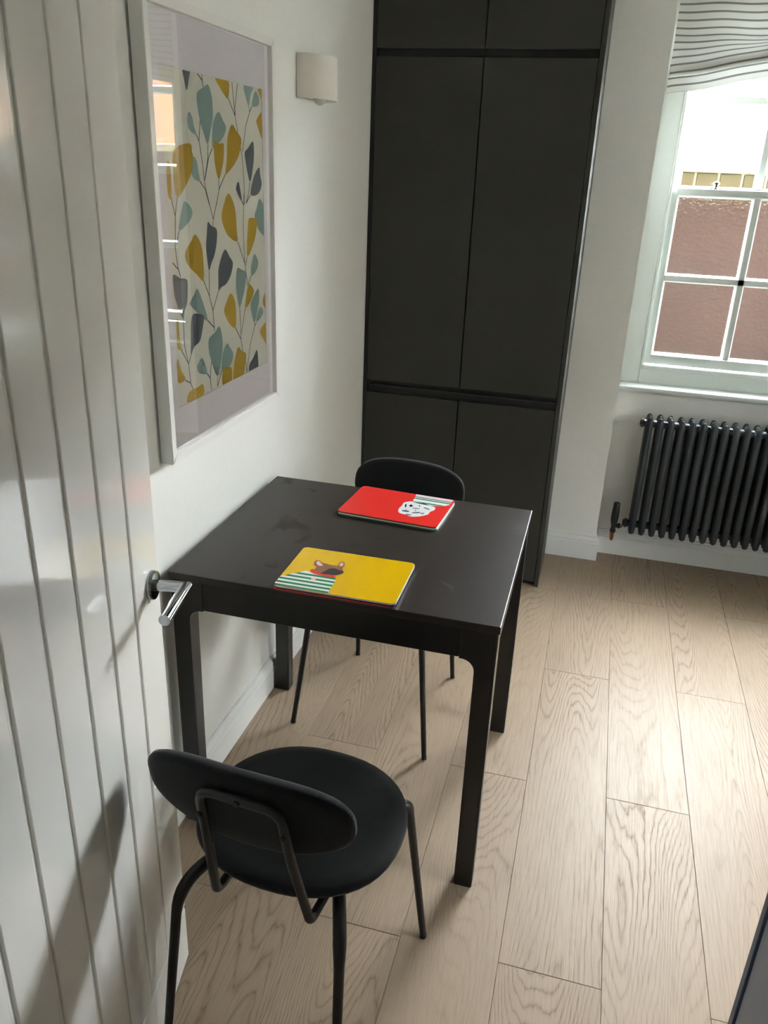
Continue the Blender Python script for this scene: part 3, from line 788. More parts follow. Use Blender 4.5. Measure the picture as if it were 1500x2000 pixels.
# ---- roman blind drawn up in the window head
bl = tag(empty('roman_blind', (1.6035, 2.10, 2.325)), 'white roman blind with thin grey stripes bunched up above the sash window', 'blind')
def blind_cloth():
    bm = bmesh.new(); uvl = bm.loops.layers.uv.new('UVMap')
    # (y, z, v) down the cloth; v counts stripes
    prof = [(2.098, 2.315, 0)]
    v = 0.0
    def lift(x):
        t = (x - 1.035) / (2.172 - 1.035)
        c = math.exp(-((x - 1.41) / 0.13) ** 2) + math.exp(-((x - 1.80) / 0.13) ** 2)
        return 0.066 * min(1.0, math.sin(PI * min(max(t, 0), 1)) ** 0.8 * 0.75 + 0.35 * c)
    segs = [(2.098, 2.315), (2.096, 2.26), (2.094, 2.20), (2.088, 2.165), (2.090, 2.155), (2.094, 2.148), (2.088, 2.13), (2.076, 2.105),
            (2.068, 2.06), (2.066, 2.015), (2.070, 1.988), (2.074, 1.981), (2.080, 1.980), (2.086, 1.986), (2.094, 2.01), (2.104, 2.03),
            (2.112, 2.025), (2.116, 2.00), (2.118, 1.970), (2.119, 1.945), (2.119, 1.930)]
    fine = []
    for a, b in zip(segs, segs[1:]):
        for k in range(4): fine.append((a[0] + (b[0] - a[0]) * k / 4, a[1] + (b[1] - a[1]) * k / 4))
    fine.append(segs[-1])
    vs = [0.0]
    for a, b in zip(fine, fine[1:]): vs.append(vs[-1] + math.hypot(b[0] - a[0], b[1] - a[1]) / 0.0262)
    NX = 72; grid = []
    for i in range(NX + 1):
        x = 1.036 + (2.170 - 1.036) * i / NX
        col = []
        for (y, z), v in zip(fine, vs):
            w = min(1, max(0, (2.135 - z) / 0.13)); w = w * w * (3 - 2 * w)
            zz = z + lift(x) * w
            yy = y - 0.006 * math.sin(x * 21 + z * 13) * (0.3 + w) - 0.010 * w * math.exp(-((x - 1.41) / 0.05) ** 2)
            zz += 0.0022 * math.sin(x * 27 + z * 9)
            col.append((bm.verts.new((x - 1.6035, yy - 2.10, zz - 2.325)), v, i / NX))
        grid.append(col)
    for i in range(NX):
        for j in range(len(fine) - 1):
            q = (grid[i][j], grid[i + 1][j], grid[i + 1][j + 1], grid[i][j + 1])
            f = bm.faces.new([t[0] for t in q])
            for l, t in zip(f.loops, q): l[uvl].uv = (t[2], t[1])
    return bm
obj('blind_cloth', blind_cloth(), M_BLIND, bl, 60)
boxo('head_rail', (-0.565, 0.565, 0.0, 0.05, -0.03, 0.0), M_SASH, bl, 0.003)
for cx in (-0.195, 0.195):
    bm = bmesh.new(); tube(bm, [(cx, 0.03, -0.03), (cx, 0.03, -0.28)], 0.0012, 6)
    obj('cord', bm, M_TRIM, bl)
bm = bmesh.new()       # twisted cord loop on the front of the cloth
tube(bm, [(-0.205, -0.040, -0.225), (-0.190, -0.046, -0.232), (-0.182, -0.046, -0.250), (-0.176, -0.040, -0.268)], [0.003, 0.005, 0.005, 0.003], 8)
obj('cord_tie', bm, M_TRIM, bl, 60)

# ---- cottage door standing open against the left wall
TH = R(11.4)
DA = Vector((0.2240, -0.3669, 0))                     # bottom of the free edge, front face
DD = Vector((math.sin(TH), -math.cos(TH), 0))         # towards the hinges
DN = Vector((math.cos(TH), math.sin(TH), 0))          # out of the face
DW, DH = 0.745, 1.981
door = tag(empty('door_1', DA), kind='structure')
DM = Matrix((( DD.x, DN.x, 0), (DD.y, DN.y, 0), (0, 0, 1))).to_4x4()   # local (s, out, z)
door.matrix_world = Matrix.Translation(DA) @ DM
def dobj(name, bm, mat, parent=door, smooth=None): return obj(name, bm, mat, parent, smooth)
bm = bmesh.new(); box(bm, 0.001, DW - 0.001, -0.035, -0.0036, 0.010, DH - 0.002)
dobj('door_core', bm, M_DOOR)
edges = [0.0] + [0.1165 + 0.0975 * k for k in range(6)] + [DW]
GW = 0.0058
for a, b in zip(edges, edges[1:]):
    bm = bmesh.new()
    sa = a + (GW if a > 0 else 0); sb = b - (GW if b < DW else 0)
    box(bm, sa, sb, -0.0058, 0.0, 0.1585, 1.86, bev=0.0022, seg=2)
    dobj('door_board', bm, M_DOOR)
bm = bmesh.new(); box(bm, 0, DW, -0.0058, 0.0, 0.008, 0.1495, bev=0.0022, seg=2); dobj('bottom_rail', bm, M_DOOR)
bm = bmesh.new(); box(bm, 0, DW, -0.0058, 0.0, 1.868, DH, bev=0.0022, seg=2); dobj('top_rail', bm, M_DOOR)
# mitred chrome lever on a round rose
lev = bpy.data.objects.new('lever_handle', None); C.objects.link(lev); lev.parent = door; lev.location = (0.040, 0.0, 0.958)
rot_out = Matrix.Rotation(R(-90), 4, 'X')             # z -> +y (out of the face)
bm = bmesh.new()
lathe(bm, [(0.026, 0.0), (0.026, 0.006), (0.0245, 0.009), (0.010, 0.010)], 28, rot_out)
obj('rose', bm, M_CHROME, lev, 40)
bm = bmesh.new()
rr = 0.0098
def mitre_tube(bm, pts, r, seg=20):
    pts = [Vector(p) for p in pts]; rings = []
    for i, p in enumerate(pts):
        d0 = (p - pts[i - 1]).normalized() if i else (pts[1] - p).normalized()
        d1 = (pts[i + 1] - p).normalized() if i < len(pts) - 1 else d0
        nrm = (d0 + d1).normalized()
        z = Vector((0, 0, 1)); side = z.cross(d0).normalized()
        ring = []
        for k in range(seg):
            q = p + side * r * math.cos(2 * PI * k / seg) + z * r * math.sin(2 * PI * k / seg)
            t = (p - q).dot(nrm) / d0.dot(nrm)
            ring.append(bm.verts.new(q + d0 * t))
        rings.append(ring)
    for a, b in zip(rings, rings[1:]):
        for k in range(seg): bm.faces.new((a[k], a[(k + 1) % seg], b[(k + 1) % seg], b[k]))
    bm.faces.new(rings[0][::-1]); bm.faces.new(rings[-1])
mitre_tube(bm, [(0, 0.008, 0), (0, 0.060, 0), (0.112, 0.060, 0)], rr)
o = obj('lever', bm, M_CHROME, lev, 50)
bm = bmesh.new()                                      # latch plate let into the edge
box(bm, -0.0008, 0.001, -0.029, -0.007, 0.90, 1.02)
dobj('latch_plate', bm, M_CHROME)

# ================================================================ TALL CABINET
YC = 1.657
cab = tag(empty('tall_cabinet', (0.404, YC, 0)), 'tall charcoal cupboard with handleless doors standing in the far corner', 'cupboard')
def cl(bm): bmesh.ops.translate(bm, verts=bm.verts[:], vec=(-0.404, -YC, 0)); return bm
def cbox(name, d, m, bev=0.0012, parent=cab):
    bm = bmesh.new(); box(bm, *d, bev=bev, seg=2); return obj(name, cl(bm), m, parent)
cbox('carcass', (0.018, 0.788, YC + 0.028, 2.022, 0.02, 2.40), M_CABDARK)
cbox('filler_strip', (0.001, 0.0165, YC + 0.004, YC + 0.04, 0.0, 2.40), M_CABDARK)
cbox('end_panel', (0.7915, 0.8085, YC - 0.002, 2.022, 0.0, 2.40), M_CAB)
cbox('plinth', (0.018, 0.790, YC + 0.04, YC + 0.055, 0.0, 0.10), M_CABDARK)
for x0, x1, side in ((0.0185, 0.4015, -1), (0.4063, 0.7890, 1)):
    cbox('upper_door', (x0, x1, YC, YC + 0.020, 2.0235, 2.396), M_CAB)
    cbox('tall_door', (x0, x1, YC, YC + 0.020, 0.832, 1.9965), M_CAB)
    cbox('lower_door', (x0, x1, YC, YC + 0.020, 0.022, 0.779), M_CAB)
for z0, z1 in ((1.990, 2.030), (0.772, 0.840)):
    bm = bmesh.new()                                   # recessed finger-pull profile
    prism(bm, [(YC + 0.0275, z0), (YC + 0.0275, z1), (YC + 0.022, z1), (YC + 0.025, z1 - 0.006), (YC + 0.0255, z0 + 0.010), (YC + 0.022, z0)], 'x', 0.0185, 0.7895)
    obj('finger_pull', cl(bm), M_CABDARK, cab)
cbox('pull_divider', (0.030, 0.7895, YC + 0.006, YC + 0.027, 0.806, 0.8105), M_CAB, 0.0005)

# ================================================================ COLUMN RADIATOR
YRAD = 2.030
rad = tag(empty('column_radiator', (1.60, YRAD, 0.16)), 'dark anthracite column radiator mounted under the window', 'radiator')
def section():
    bm = bmesh.new()
    zb, zt = 0.018, 0.540
    for dy in (-0.034, 0.0, 0.034):
        tube(bm, [(0, dy, 0.004), (0, dy, 0.010), (0, dy, 0.03), (0, dy, 0.52), (0, dy, 0.535), (0, dy, 0.543)],
             [0.006, 0.0125, 0.0146, 0.0146, 0.012, 0.006], 12)
    for z in (0.040, 0.510):
        tube(bm, [(0, -0.040, z), (0, -0.034, z), (0, 0.034, z), (0, 0.040, z)], [0.013, 0.0165, 0.0165, 0.013], 12)
        tube(bm, [(-0.0217, 0, z), (0.0217, 0, z)], 0.016, 14)
    return bm
NS = 20; PIT = 0.0434
sec = obj('radiator_section', section(), M_RAD, rad, 50)
sec.location = (1.1740 - 1.60, 0, 0)
for i in range(1, NS):
    s = sec.copy(); C.objects.link(s); s.parent = rad; s.location = (1.1740 + PIT * i - 1.60, 0, 0)
xend = 1.1740 + PIT * (NS - 1) + 0.0217
bm = bmesh.new()
rx = lambda x, z: Matrix.Translation((x - 1.60, 0, z)) @ Matrix.Rotation(R(-90), 4, 'Y')
lathe(bm, [(0.016, 0), (0.020, 0.002), (0.020, 0.010), (0.013, 0.013), (0.011, 0.016)], 12, rx(1.1523, 0.510))
obj('end_plug', bm, M_RAD, rad, 30)
bm = bmesh.new()
lathe(bm, [(0.020, 0), (0.021, 0.002), (0.021, 0.012), (0.015, 0.015), (0.015, 0.020)], 12, rx(1.1523, 0.040))
obj('valve_bush', bm, M_RAD, rad, 30)
for sx in (0.18, 0.70):
    boxo('wall_bracket', (1.174 + sx - 0.02 - 1.60, 1.174 + sx + 0.02 - 1.60, 0.02, YA - YRAD + 0.001, 0.40, 0.47), M_RAD, rad, 0.002)
# thermostatic valve
tv = tag(empty('radiator_valve', (1.0965, YRAD, 0.150)), 'black thermostatic valve with a stub of copper pipe beside the radiator', 'valve')
bm = bmesh.new()
lathe(bm, [(0.008, 0.028), (0.012, 0.034), (0.014, 0.042), (0.0165, 0.055), (0.017, 0.085), (0.0155, 0.112), (0.0145, 0.118), (0.014, 0.138), (0.012, 0.141)], 18)
obj('valve_head', bm, M_BLACKVALVE, tv, 40)
bm = bmesh.new()
lathe(bm, [(0.010, -0.004), (0.013, -0.002), (0.013, 0.010), (0.0105, 0.012), (0.0105, 0.036)], 14)
lathe(bm, [(0.010, 0), (0.010, 0.018), (0.0125, 0.019), (0.0125, 0.028)], 14, Matrix.Translation((0.0, 0, 0.050 - 0.0)) @ Matrix.Rotation(R(90), 4, 'Y') if False else Matrix.Translation((0.0, 0, 0.030)) @ Matrix.Rotation(R(90), 4, 'Y'))
obj('valve_body', bm, M_BLACKVALVE, tv, 40)
bm = bmesh.new()
lathe(bm, [(0.0075, 0.026), (0.0075, 0.0375)], 14, Matrix.Translation((0, 0, 0.030)) @ Matrix.Rotation(R(90), 4, 'Y'))
obj('valve_tail', bm, M_CHROME, tv, 40)
bm = bmesh.new()
tube(bm, fillet([(0, 0, -0.002), (0, 0, -0.045), (0, 0.081, -0.045)], 0.02, 6), 0.0075, 12)
obj('copper_pipe', bm, M_COPPER, tv, 50)

# ================================================================ DINING TABLE
TX0, TX1, TY0, TY1, TZ = 0.0212, 0.8012, 0.0, 0.6756, 0.75
TC = Vector(((TX0 + TX1) / 2, (TY0 + TY1) / 2, 0))
tab = tag(empty('dining_table', TC), 'small dark brown wooden table pushed against the left wall', 'table')
def tl(bm): bmesh.ops.translate(bm, verts=bm.verts[:], vec=-TC); return bm
bm = bmesh.new(); box(bm, TX0, TX1, TY0, TY1, TZ - 0.0185, TZ, bev=0.0018, seg=2)
obj('tabletop', tl(bm), M_TABLETOP, tab)
INS, LWX, LWY, ZAP, ZT = 0.0042, 0.0445, 0.0430, 0.657, TZ - 0.0185
def leg_bm(sx, sy):
    """post whose head widens into a block that carries the apron"""
    xo = TX0 + INS if sx < 0 else TX1 - INS
    d = 1 if sx < 0 else -1
    xi = xo + d * LWX; xb = xo + d * 0.080
    pts = [(xo, 0.0), (xi, 0.0)]
    for k in range(9):                                 # quarter round into the block
        a = PI - k / 8 * PI / 2
        pts.append((xi + d * 0.030 * (1 + math.cos(a)), ZAP - 0.032 + 0.030 * math.sin(a)))
    pts += [(xb, ZAP - 0.002), (xb, ZT), (xo, ZT)]
    y0 = TY0 + INS if sy < 0 else TY1 - INS - LWY
    bm = bmesh.new(); prism(bm, pts, 'y', y0, y0 + LWY)
    es = [e for e in bm.edges if abs((e.verts[0].co - e.verts[1].co).z) > 0.3]
    bmesh.ops.bevel(bm, geom=es, offset=0.0025, segments=2, affect='EDGES')
    return bm
for sx in (-1, 1):
    for sy in (-1, 1): obj('leg', tl(leg_bm(sx, sy)), M_TABLELEG, tab)
for sy in (-1, 1):
    y0 = TY0 + INS + 0.001 if sy < 0 else TY1 - INS - 0.023
    bm = bmesh.new(); box(bm, TX0 + INS + 0.081, TX1 - INS - 0.081, y0, y0 + 0.022, ZAP, ZT - 0.001, bev=0.001)
    obj('apron', tl(bm), M_APRON, tab)
for sx in (-1, 1):
    x0 = TX0 + INS + 0.004 if sx < 0 else TX1 - INS - 0.026
    bm = bmesh.new(); box(bm, x0, x0 + 0.022, TY0 + INS + LWY, TY1 - INS - LWY, ZAP, ZT - 0.001, bev=0.001)
    obj('apron', tl(bm), M_TABLELEG, tab)

# ================================================================ CHAIRS
def superellipse(a, b, n, m, back=1.0):
    out = []
    for k in range(m):
        t = 2 * PI * k / m
        c, s = math.cos(t), math.sin(t)
        out.append((a * math.copysign(abs(c) ** (2 / n), c), b * math.copysign(abs(s) ** (2 / n), s)))
    return out

def make_chair(loc, rz, label):
    t = tag(empty('dining_chair', loc, rz), label, 'chair')
    SX = 0.2045; SY = 0.1975; ZS = 0.462
    # seat: padded round-cornered disc, slightly dished
    bm = bmesh.new()
    m = 48; rings = []
    lv = [(0.84, 0.430), (0.94, 0.4315), (0.98, 0.437), (1.0, 0.446), (0.992, 0.455), (0.96, 0.4605), (0.86, 0.462), (0.6, 0.4585), (0.3, 0.4565)]
    outl = superellipse(SX, SY, 2.25, m)
    for f, z in lv:
        rings.append([bm.verts.new((x * f, y * f * (1.0 if y > 0 else 0.94) + 0.001, z + 0.006 * max(0, -y / SY) ** 2)) for x, y in outl])
    for a, b in zip(rings, rings[1:]):
        for k in range(m): bm.faces.new((a[k], a[(k + 1) % m], b[(k + 1) % m], b[k]))
    bm.faces.new(rings[0][::-1])
    c = bm.verts.new((0, 0.0, 0.456))
    for k in range(m): bm.faces.new((rings[-1][k], rings[-1][(k + 1) % m], c))
    obj('seat', bm, M_SEATFAB, t, 55)
    # backrest: upright pill, bowed round the sitter
    bm = bmesh.new()
    BW, BH, BT = 0.184, 0.086, 0.028
    m = 56
    ol = [a if a[1] < 0 else b for a, b in zip(superellipse(BW, BH, 2.3, m), superellipse(BW, BH * 0.98, 2.9, m))]
    def place(x, z, d):                                 # d = depth, 0 front .. 1 rear
        bow = -0.020 * (1 - (x / BW) ** 2)              # middle sits further back
        lean = -0.20 * z
        return (x + 0.009, -0.210 + bow + lean - BT * d, 0.690 + z)
    prof = [(0.0, 0.10), (0.55, 0.06), (0.86, 0.03), (0.96, 0.10), (1.0, 0.32), (1.0, 0.68), (0.96, 0.90), (0.90, 0.985), (0.55, 1.0), (0.0, 1.0)]
    rings = []
    for f, d in prof:
        if f == 0: rings.append([bm.verts.new(place(0, 0, d))])
        else: rings.append([bm.verts.new(place(x * f, z * f if f > 0 else 0, d)) for x, z in ol])
    for a, b in zip(rings, rings[1:]):
        for k in range(m):
            if len(a) == 1: bm.faces.new((a[0], b[(k + 1) % m], b[k]))
            elif len(b) == 1: bm.faces.new((a[k], a[(k + 1) % m], b[0]))
            else: bm.faces.new((a[k], a[(k + 1) % m], b[(k + 1) % m], b[k]))
    obj('backrest', bm, M_FABRIC, t, 60)
    # one bent tube: up behind the backrest, down and hooked under the seat
    LW, CX = 0.070, 0.019
    yb = lambda z: -0.230 - BT - 0.0090 - 0.20 * (z - 0.690)
    zt = 0.734
    pts = [(CX - LW - 0.024, -0.10, 0.4215), (CX - LW - 0.024, -0.204, 0.434), (CX - LW - 0.006, yb(0.61), 0.61), (CX - LW, yb(zt), zt),
           (CX + LW, yb(zt), zt), (CX + LW + 0.006, yb(0.61), 0.61), (CX + LW + 0.018, -0.204, 0.434), (CX + LW + 0.018, -0.10, 0.4215)]
    path = fillet(pts, [0.026, 0.3, 0.032, 0.032, 0.3, 0.026], 7)
    bm = bmesh.new(); tube(bm, path, 0.0085, 12)
    bs = obj('back_support', bm, M_STEEL, t, 60)
    for sx, z in ((-1, 0.680), (1, 0.680), (0, 0.734)):
        bm = bmesh.new()
        x = CX + sx * (LW + 0.003)
        lathe(bm, [(0.0052, 0.0), (0.0052, 0.003), (0.003, 0.0042)], 10,
              Matrix.Translation((x, yb(z) - 0.0078, z)) @ Matrix.Rotation(R(90), 4, 'X'))
        obj('screw', bm, M_RUBBER, bs, 40)
    # legs: tapered tubes bending out from under the seat
    for sx in (-1, 1):
        p = fillet([(sx * 0.120, 0.090, 0.418), (sx * 0.174, 0.150, 0.414), (sx * 0.2187, 0.186, 0.004)], 0.03, 8)
        n = len(p); bm = bmesh.new()
        tube(bm, p, [0.0118 - 0.0042 * max(0, (i - n * 0.55) / (n * 0.45)) if i < n - 1 else 0.0076 for i in range(n)], 12)
        lg = obj('leg', bm, M_STEEL, t, 60)
        bm = bmesh.new(); lathe(bm, [(0.0072, 0.0), (0.0082, 0.001), (0.0082, 0.009), (0.0070, 0.0095)], 12, Matrix.Translation((sx * 0.2187, 0.186, 0)))
        obj('foot_cap', bm, M_RUBBER, lg, 40)
        p = fillet([(sx * 0.105, -0.070, 0.418), (sx * 0.160, -0.196, 0.412), (sx * 0.1785, -0.256, 0.004)], 0.085, 8)
        n = len(p); bm = bmesh.new()
        tube(bm, p, [0.0125 - 0.0045 * max(0, (i - n * 0.55) / (n * 0.45)) if i < n - 1 else 0.0078 for i in range(n)], 12)
        lg = obj('leg', bm, M_STEEL, t, 60)
        bm = bmesh.new(); lathe(bm, [(0.0074, 0.0), (0.0084, 0.001), (0.0084, 0.009), (0.0072, 0.0095)], 12, Matrix.Translation((sx * 0.1785, -0.256, 0)))
        obj('foot_cap', bm, M_RUBBER, lg, 40)
    bm = bmesh.new()                                     # under-seat frame
    tube(bm, [(-0.120, 0.090, 0.418), (0.120, 0.090, 0.418)], 0.009, 10)
    tube(bm, [(-0.105, -0.070, 0.418), (0.105, -0.070, 0.418)], 0.009, 10)
    box(bm, -0.10, 0.10, -0.06, 0.08, 0.419, 0.432)
    obj('seat_frame', bm, M_STEEL, t, 50)
    return t
near = make_chair((0.482, -0.335, 0), R(-4.0), 'black chair seen from behind, nearest the open white door')
far = copy_tree(near)
far.location = (0.3815, 0.640, 0); far.rotation_euler = (0, 0, R(174.5))
far['label'] = 'black chair tucked in on the far side of the table, facing us'

# ================================================================ PLACEMATS
def rounded_rect(w, h, r, n=6):
    out = []
    for cx, cy, a0 in ((w / 2 - r, h / 2 - r, 0), (-w / 2 + r, h / 2 - r, 90), (-w / 2 + r, -h / 2 + r, 180), (w / 2 - r, -h / 2 + r, 270)):
        for k in range(n + 1):
            a = R(a0 + 90 * k / n); out.append((cx + r * math.cos(a), cy + r * math.sin(a)))
    return out
MT = 0.0037
def placemat(loc, rz, face, edge, label, group):
    t = tag(empty('placemat', loc, rz), label, 'placemat', group)
    ol = rounded_rect(0.283, 0.209, 0.012)
    bm = bmesh.new(); prism(bm, ol, 'z', 0.0, MT - 0.0006); obj('mat_board', bm, edge, t, 30)
    bm = bmesh.new(); prism(bm, [(x * 0.998, y * 0.997) for x, y in ol], 'z', MT - 0.0006, MT); obj('mat_face', bm, face, t)
    return t
def ink(name, polys, mats, parent, z0):
    """flat print: polygons laid on the mat face, later ones on top"""
    bm = bmesh.new()
    for i, (pts, mi) in enumerate(polys):
        if len(pts) < 3: continue
        f = bm.faces.new([bm.verts.new((x, y, z0 + 0.00004 * i)) for x, y in pts]); f.material_index = mi
        f.normal_update()
        if f.normal.z < 0: f.normal_flip()
    bmesh.ops.triangulate(bm, faces=bm.faces[:])
    me = bpy.data.meshes.new(name); bm.to_mesh(me); bm.free()
    return link(name, me, mats, parent)
TOP = 0.7501
ya = placemat((0.4235, 0.1035, TOP), R(0.6), M_RED, M_CORK, 'red placemat at the bottom of the near stack, under the yellow one', 'near stack of placemats')
yb_ = placemat((0.4262, 0.1070, TOP + MT), R(0.4), M_NAVY, M_NAVY, 'navy edged placemat in the middle of the near stack', 'near stack of placemats')
yt = placemat((0.4258, 0.1068, TOP + 2 * MT), R(0.6), M_YEL, M_CREAMLAM, 'yellow placemat with a brown dog in a striped jumper', 'near stack of placemats')
ra = placemat((0.4360, 0.5475, TOP), R(-3.4), M_TEALLAM, M_TEALLAM, 'green edged placemat at the bottom of the far stack, under the red one', 'far stack of placemats')
rb = placemat((0.4352, 0.5485, TOP + MT), R(-3.6), M_CREAMLAM, M_CREAMLAM, 'cream edged placemat in the middle of the far stack', 'far stack of placemats')
rt = placemat((0.4345, 0.5490, TOP + 2 * MT), R(-3.8), M_RED, M_CORK, 'red placemat with a curly white dog printed upside down', 'far stack of placemats')
D = DOG_ON_YELLOW
polys = []
lim = (-0.1405, 0.1405, -0.1033, 0.1033)
shirt = clip_poly(D['shirt'], *lim)
polys.append((shirt, 0))
for yc in (-0.033, -0.050, -0.067, -0.084, -0.100):
    polys.append((clip_poly(shirt, -0.15, 0.15, yc - 0.0042, yc + 0.0042), 1))
for kname, mi in (('scarf', 2), ('earl', 3), ('earr', 3), ('head', 3), ('pinkl', 4), ('pinkr', 4), ('muzzle', 5), ('badge', 4)):
    polys.append((smooth_loop(D[kname], 3), mi))
ink('dog_print', polys, [M_WHITEINK, M_GREENINK, M_SCARF, M_BROWNINK, M_PINKINK, M_BLACKINK], yt, MT + 0.00005)
D = DOG_ON_RED
shirt = clip_poly(D['shirt'], *lim)
polys = [(shirt, 0)]
ys = [p[1] for p in shirt]; y1 = max(ys); y0 = min(ys)
for k, mi in enumerate((2, 1, 3, 1, 2)):
    yc = y1 - (k + 0.55) * (y1 - y0) / 5.4
    polys.append((clip_poly(shirt, -0.2, 0.2, yc - 0.0036, yc + 0.0036), (2, 4, 1, 5, 1)[k]))
polys.append((smooth_loop(D['head'], 3), 0))
for kname in ('collar', 'nose'): polys.append((D[kname], 3))
for k in range(1, 11): polys.append((smooth_loop(D['m%d' % k], 2), 4 if k != 1 else 3))
ink('dog_print', polys, [M_GREYINK, M_GREENINK, M_PINKINK, M_BLACKINK, M_MIDINK, M_WHITEINK], rt, MT + 0.00005)

# ================================================================ FRAMED PRINT
FY0, FY1, FZ0, FZ1, FX = 0.0385, 0.6675, 1.0012, 1.9191, 0.0352
pic = tag(empty('framed_print', (0, (FY0 + FY1) / 2, FZ0)), 'large white framed print of ochre, grey and duck egg leaves on the left wall', 'picture')
def pl(bm): bmesh.ops.translate(bm, verts=bm.verts[:], vec=(0, -(FY0 + FY1) / 2, -FZ0)); return bm
BWD = 0.0195
def frame_bar(pts):
    bm = bmesh.new(); prism(bm, pts, 'x', 0.006, FX)
    es = [e for e in bm.edges if abs(e.verts[0].co.x - FX) < 1e-6 and abs(e.verts[1].co.x - FX) < 1e-6]
    bmesh.ops.bevel(bm, geom=es, offset=0.0012, segments=2, affect='EDGES')
    obj('frame_bar', pl(bm), M_FRAME, pic)
frame_bar([(FY0, FZ0), (FY0 + BWD, FZ0 + BWD), (FY0 + BWD, FZ1 - BWD), (FY0, FZ1)])
frame_bar([(FY1, FZ0), (FY1 - BWD, FZ0 + BWD), (FY1 - BWD, FZ1 - BWD), (FY1, FZ1)])
frame_bar([(FY0, FZ0), (FY0 + BWD, FZ0 + BWD), (FY1 - BWD, FZ0 + BWD), (FY1, FZ0)])
frame_bar([(FY0, FZ1), (FY0 + BWD, FZ1 - BWD), (FY1 - BWD, FZ1 - BWD), (FY1, FZ1)])
PY0, PY1, PZ0, PZ1 = 0.104, 0.6095, 1.115, 1.8015
bm = bmesh.new(); box(bm, 0.0008, 0.016, FY0 + 0.012, FY1 - 0.012, FZ0 + 0.012, FZ1 - 0.012); obj('backing_board', pl(bm), M_BACK, pic)
bm = bmesh.new(); box(bm, 0.0162, 0.0205, PY0 - 0.01, PY1 + 0.01, PZ0 - 0.01, PZ1 + 0.01); pr = obj('leaf_print', pl(bm), M_PAPER, pic)
bm = bmesh.new()
for a, b, c, d in ((FY0 + 0.015, PY0, FZ0 + 0.015, FZ1 - 0.015), (PY1, FY1 - 0.015, FZ0 + 0.015, FZ1 - 0.015), (PY0, PY1, FZ0 + 0.015, PZ0), (PY0, PY1, PZ1, FZ1 - 0.015)):
    box(bm, 0.0206, 0.0228, a, b, c, d)
obj('mount_board', pl(bm), M_MAT, pic)
OFFZ = (FY0 + FY1) / 2
def yz_poly(bm, pts, x, mi):
    pts = clip_poly(pts, PY0 + 0.0004, PY1 - 0.0004, PZ0 + 0.0004, PZ1 - 0.0004)
    if len(pts) < 3: return
    f = bm.faces.new([bm.verts.new((x, y - OFFZ, z - FZ0)) for y, z in pts]); f.material_index = mi
    f.normal_update()
    if f.normal.x < 0: f.normal_flip()
def flat_piece(name, bm, m):
    bmesh.ops.triangulate(bm, faces=bm.faces[:])
    if not bm.faces: bm.free(); return
    me = bpy.data.meshes.new(name); bm.to_mesh(me); bm.free(); link(name, me, m, pr)
for k, st in enumerate(STEMS):                          # each stem one mitred ribbon
    P = [Vector(p) for p in st]; L, Rr = [], []
    for i, p in enumerate(P):
        d = ((P[min(i + 1, len(P) - 1)] - P[max(i - 1, 0)])).normalized()
        w = Vector((-d.y, d.x)) * 0.0013
        L.append(p - w); Rr.append(p + w)
    bm = bmesh.new()
    yz_poly(bm, [tuple(p) for p in L] + [tuple(p) for p in reversed(Rr)], 0.0206 + k * 2e-6, 0)
    flat_piece('printed_stem', bm, M_STEM)
for k, (c, pts) in enumerate(LEAVES):
    bm = bmesh.new()
    yz_poly(bm, smooth_loop(pts, 3), 0.0207 + k * 2e-6, 0)
    flat_piece('printed_leaf', bm, {'T': M_TEAL, 'Y': M_OCHRE, 'G': M_GREY}[c])
bm = bmesh.new()
v = [bm.verts.new(p) for p in ((0.0245, FY0 + 0.017, FZ0 + 0.017), (0.0245, FY1 - 0.017, FZ0 + 0.017), (0.0245, FY1 - 0.017, FZ1 - 0.017), (0.0245, FY0 + 0.017, FZ1 - 0.017))]
bm.faces.new(v); obj('glass', pl(bm), M_GLASS, pic)

# ================================================================ WALL LIGHT
sc = tag(empty('wall_light', (0, 1.006, 1.862)), 'white plaster half-round wall light between the framed print and the cupboard', 'wall light')
def d_shape(a, p, n=20): return [(p * math.sin(PI * k / n), -a * math.cos(PI * k / n)) for k in range(n + 1)]
bm = bmesh.new()
oo = d_shape(0.100, 0.080); ii = d_shape(0.094, 0.073)
rings = []
for pts, z in ((ii, -0.054), (oo, -0.056), (oo, 0.056), (ii, 0.054), (ii, -0.054)):
    rings.append([bm.verts.new((x + 0.002, y, z)) for x, y in pts])
for a, b in zip(rings, rings[1:]):
    for k in range(len(a) - 1): bm.faces.new((a[k], a[k + 1], b[k + 1], b[k]))
bmesh.ops.remove_doubles(bm, verts=bm.verts[:], dist=1e-5)
obj('shade', bm, M_PLASTER, sc, 40)
boxo('back_plate', (0.0, 0.010, -0.0935, 0.0935, -0.053, 0.053), M_PLASTER, sc, 0.001)
boxo('lamp_holder', (0.008, 0.034, -0.014, 0.014, -0.018, 0.012), M_PLASTER, sc, 0.002)
bm = bmesh.new()
lathe(bm, [(0.005, 0.0), (0.014, -0.010), (0.021, -0.026), (0.021, -0.036), (0.015, -0.050), (0.006, -0.056)], 18, Matrix.Translation((0.036, 0.0, -0.012)))
obj('bulb', bm, M_BULB, sc, 60)

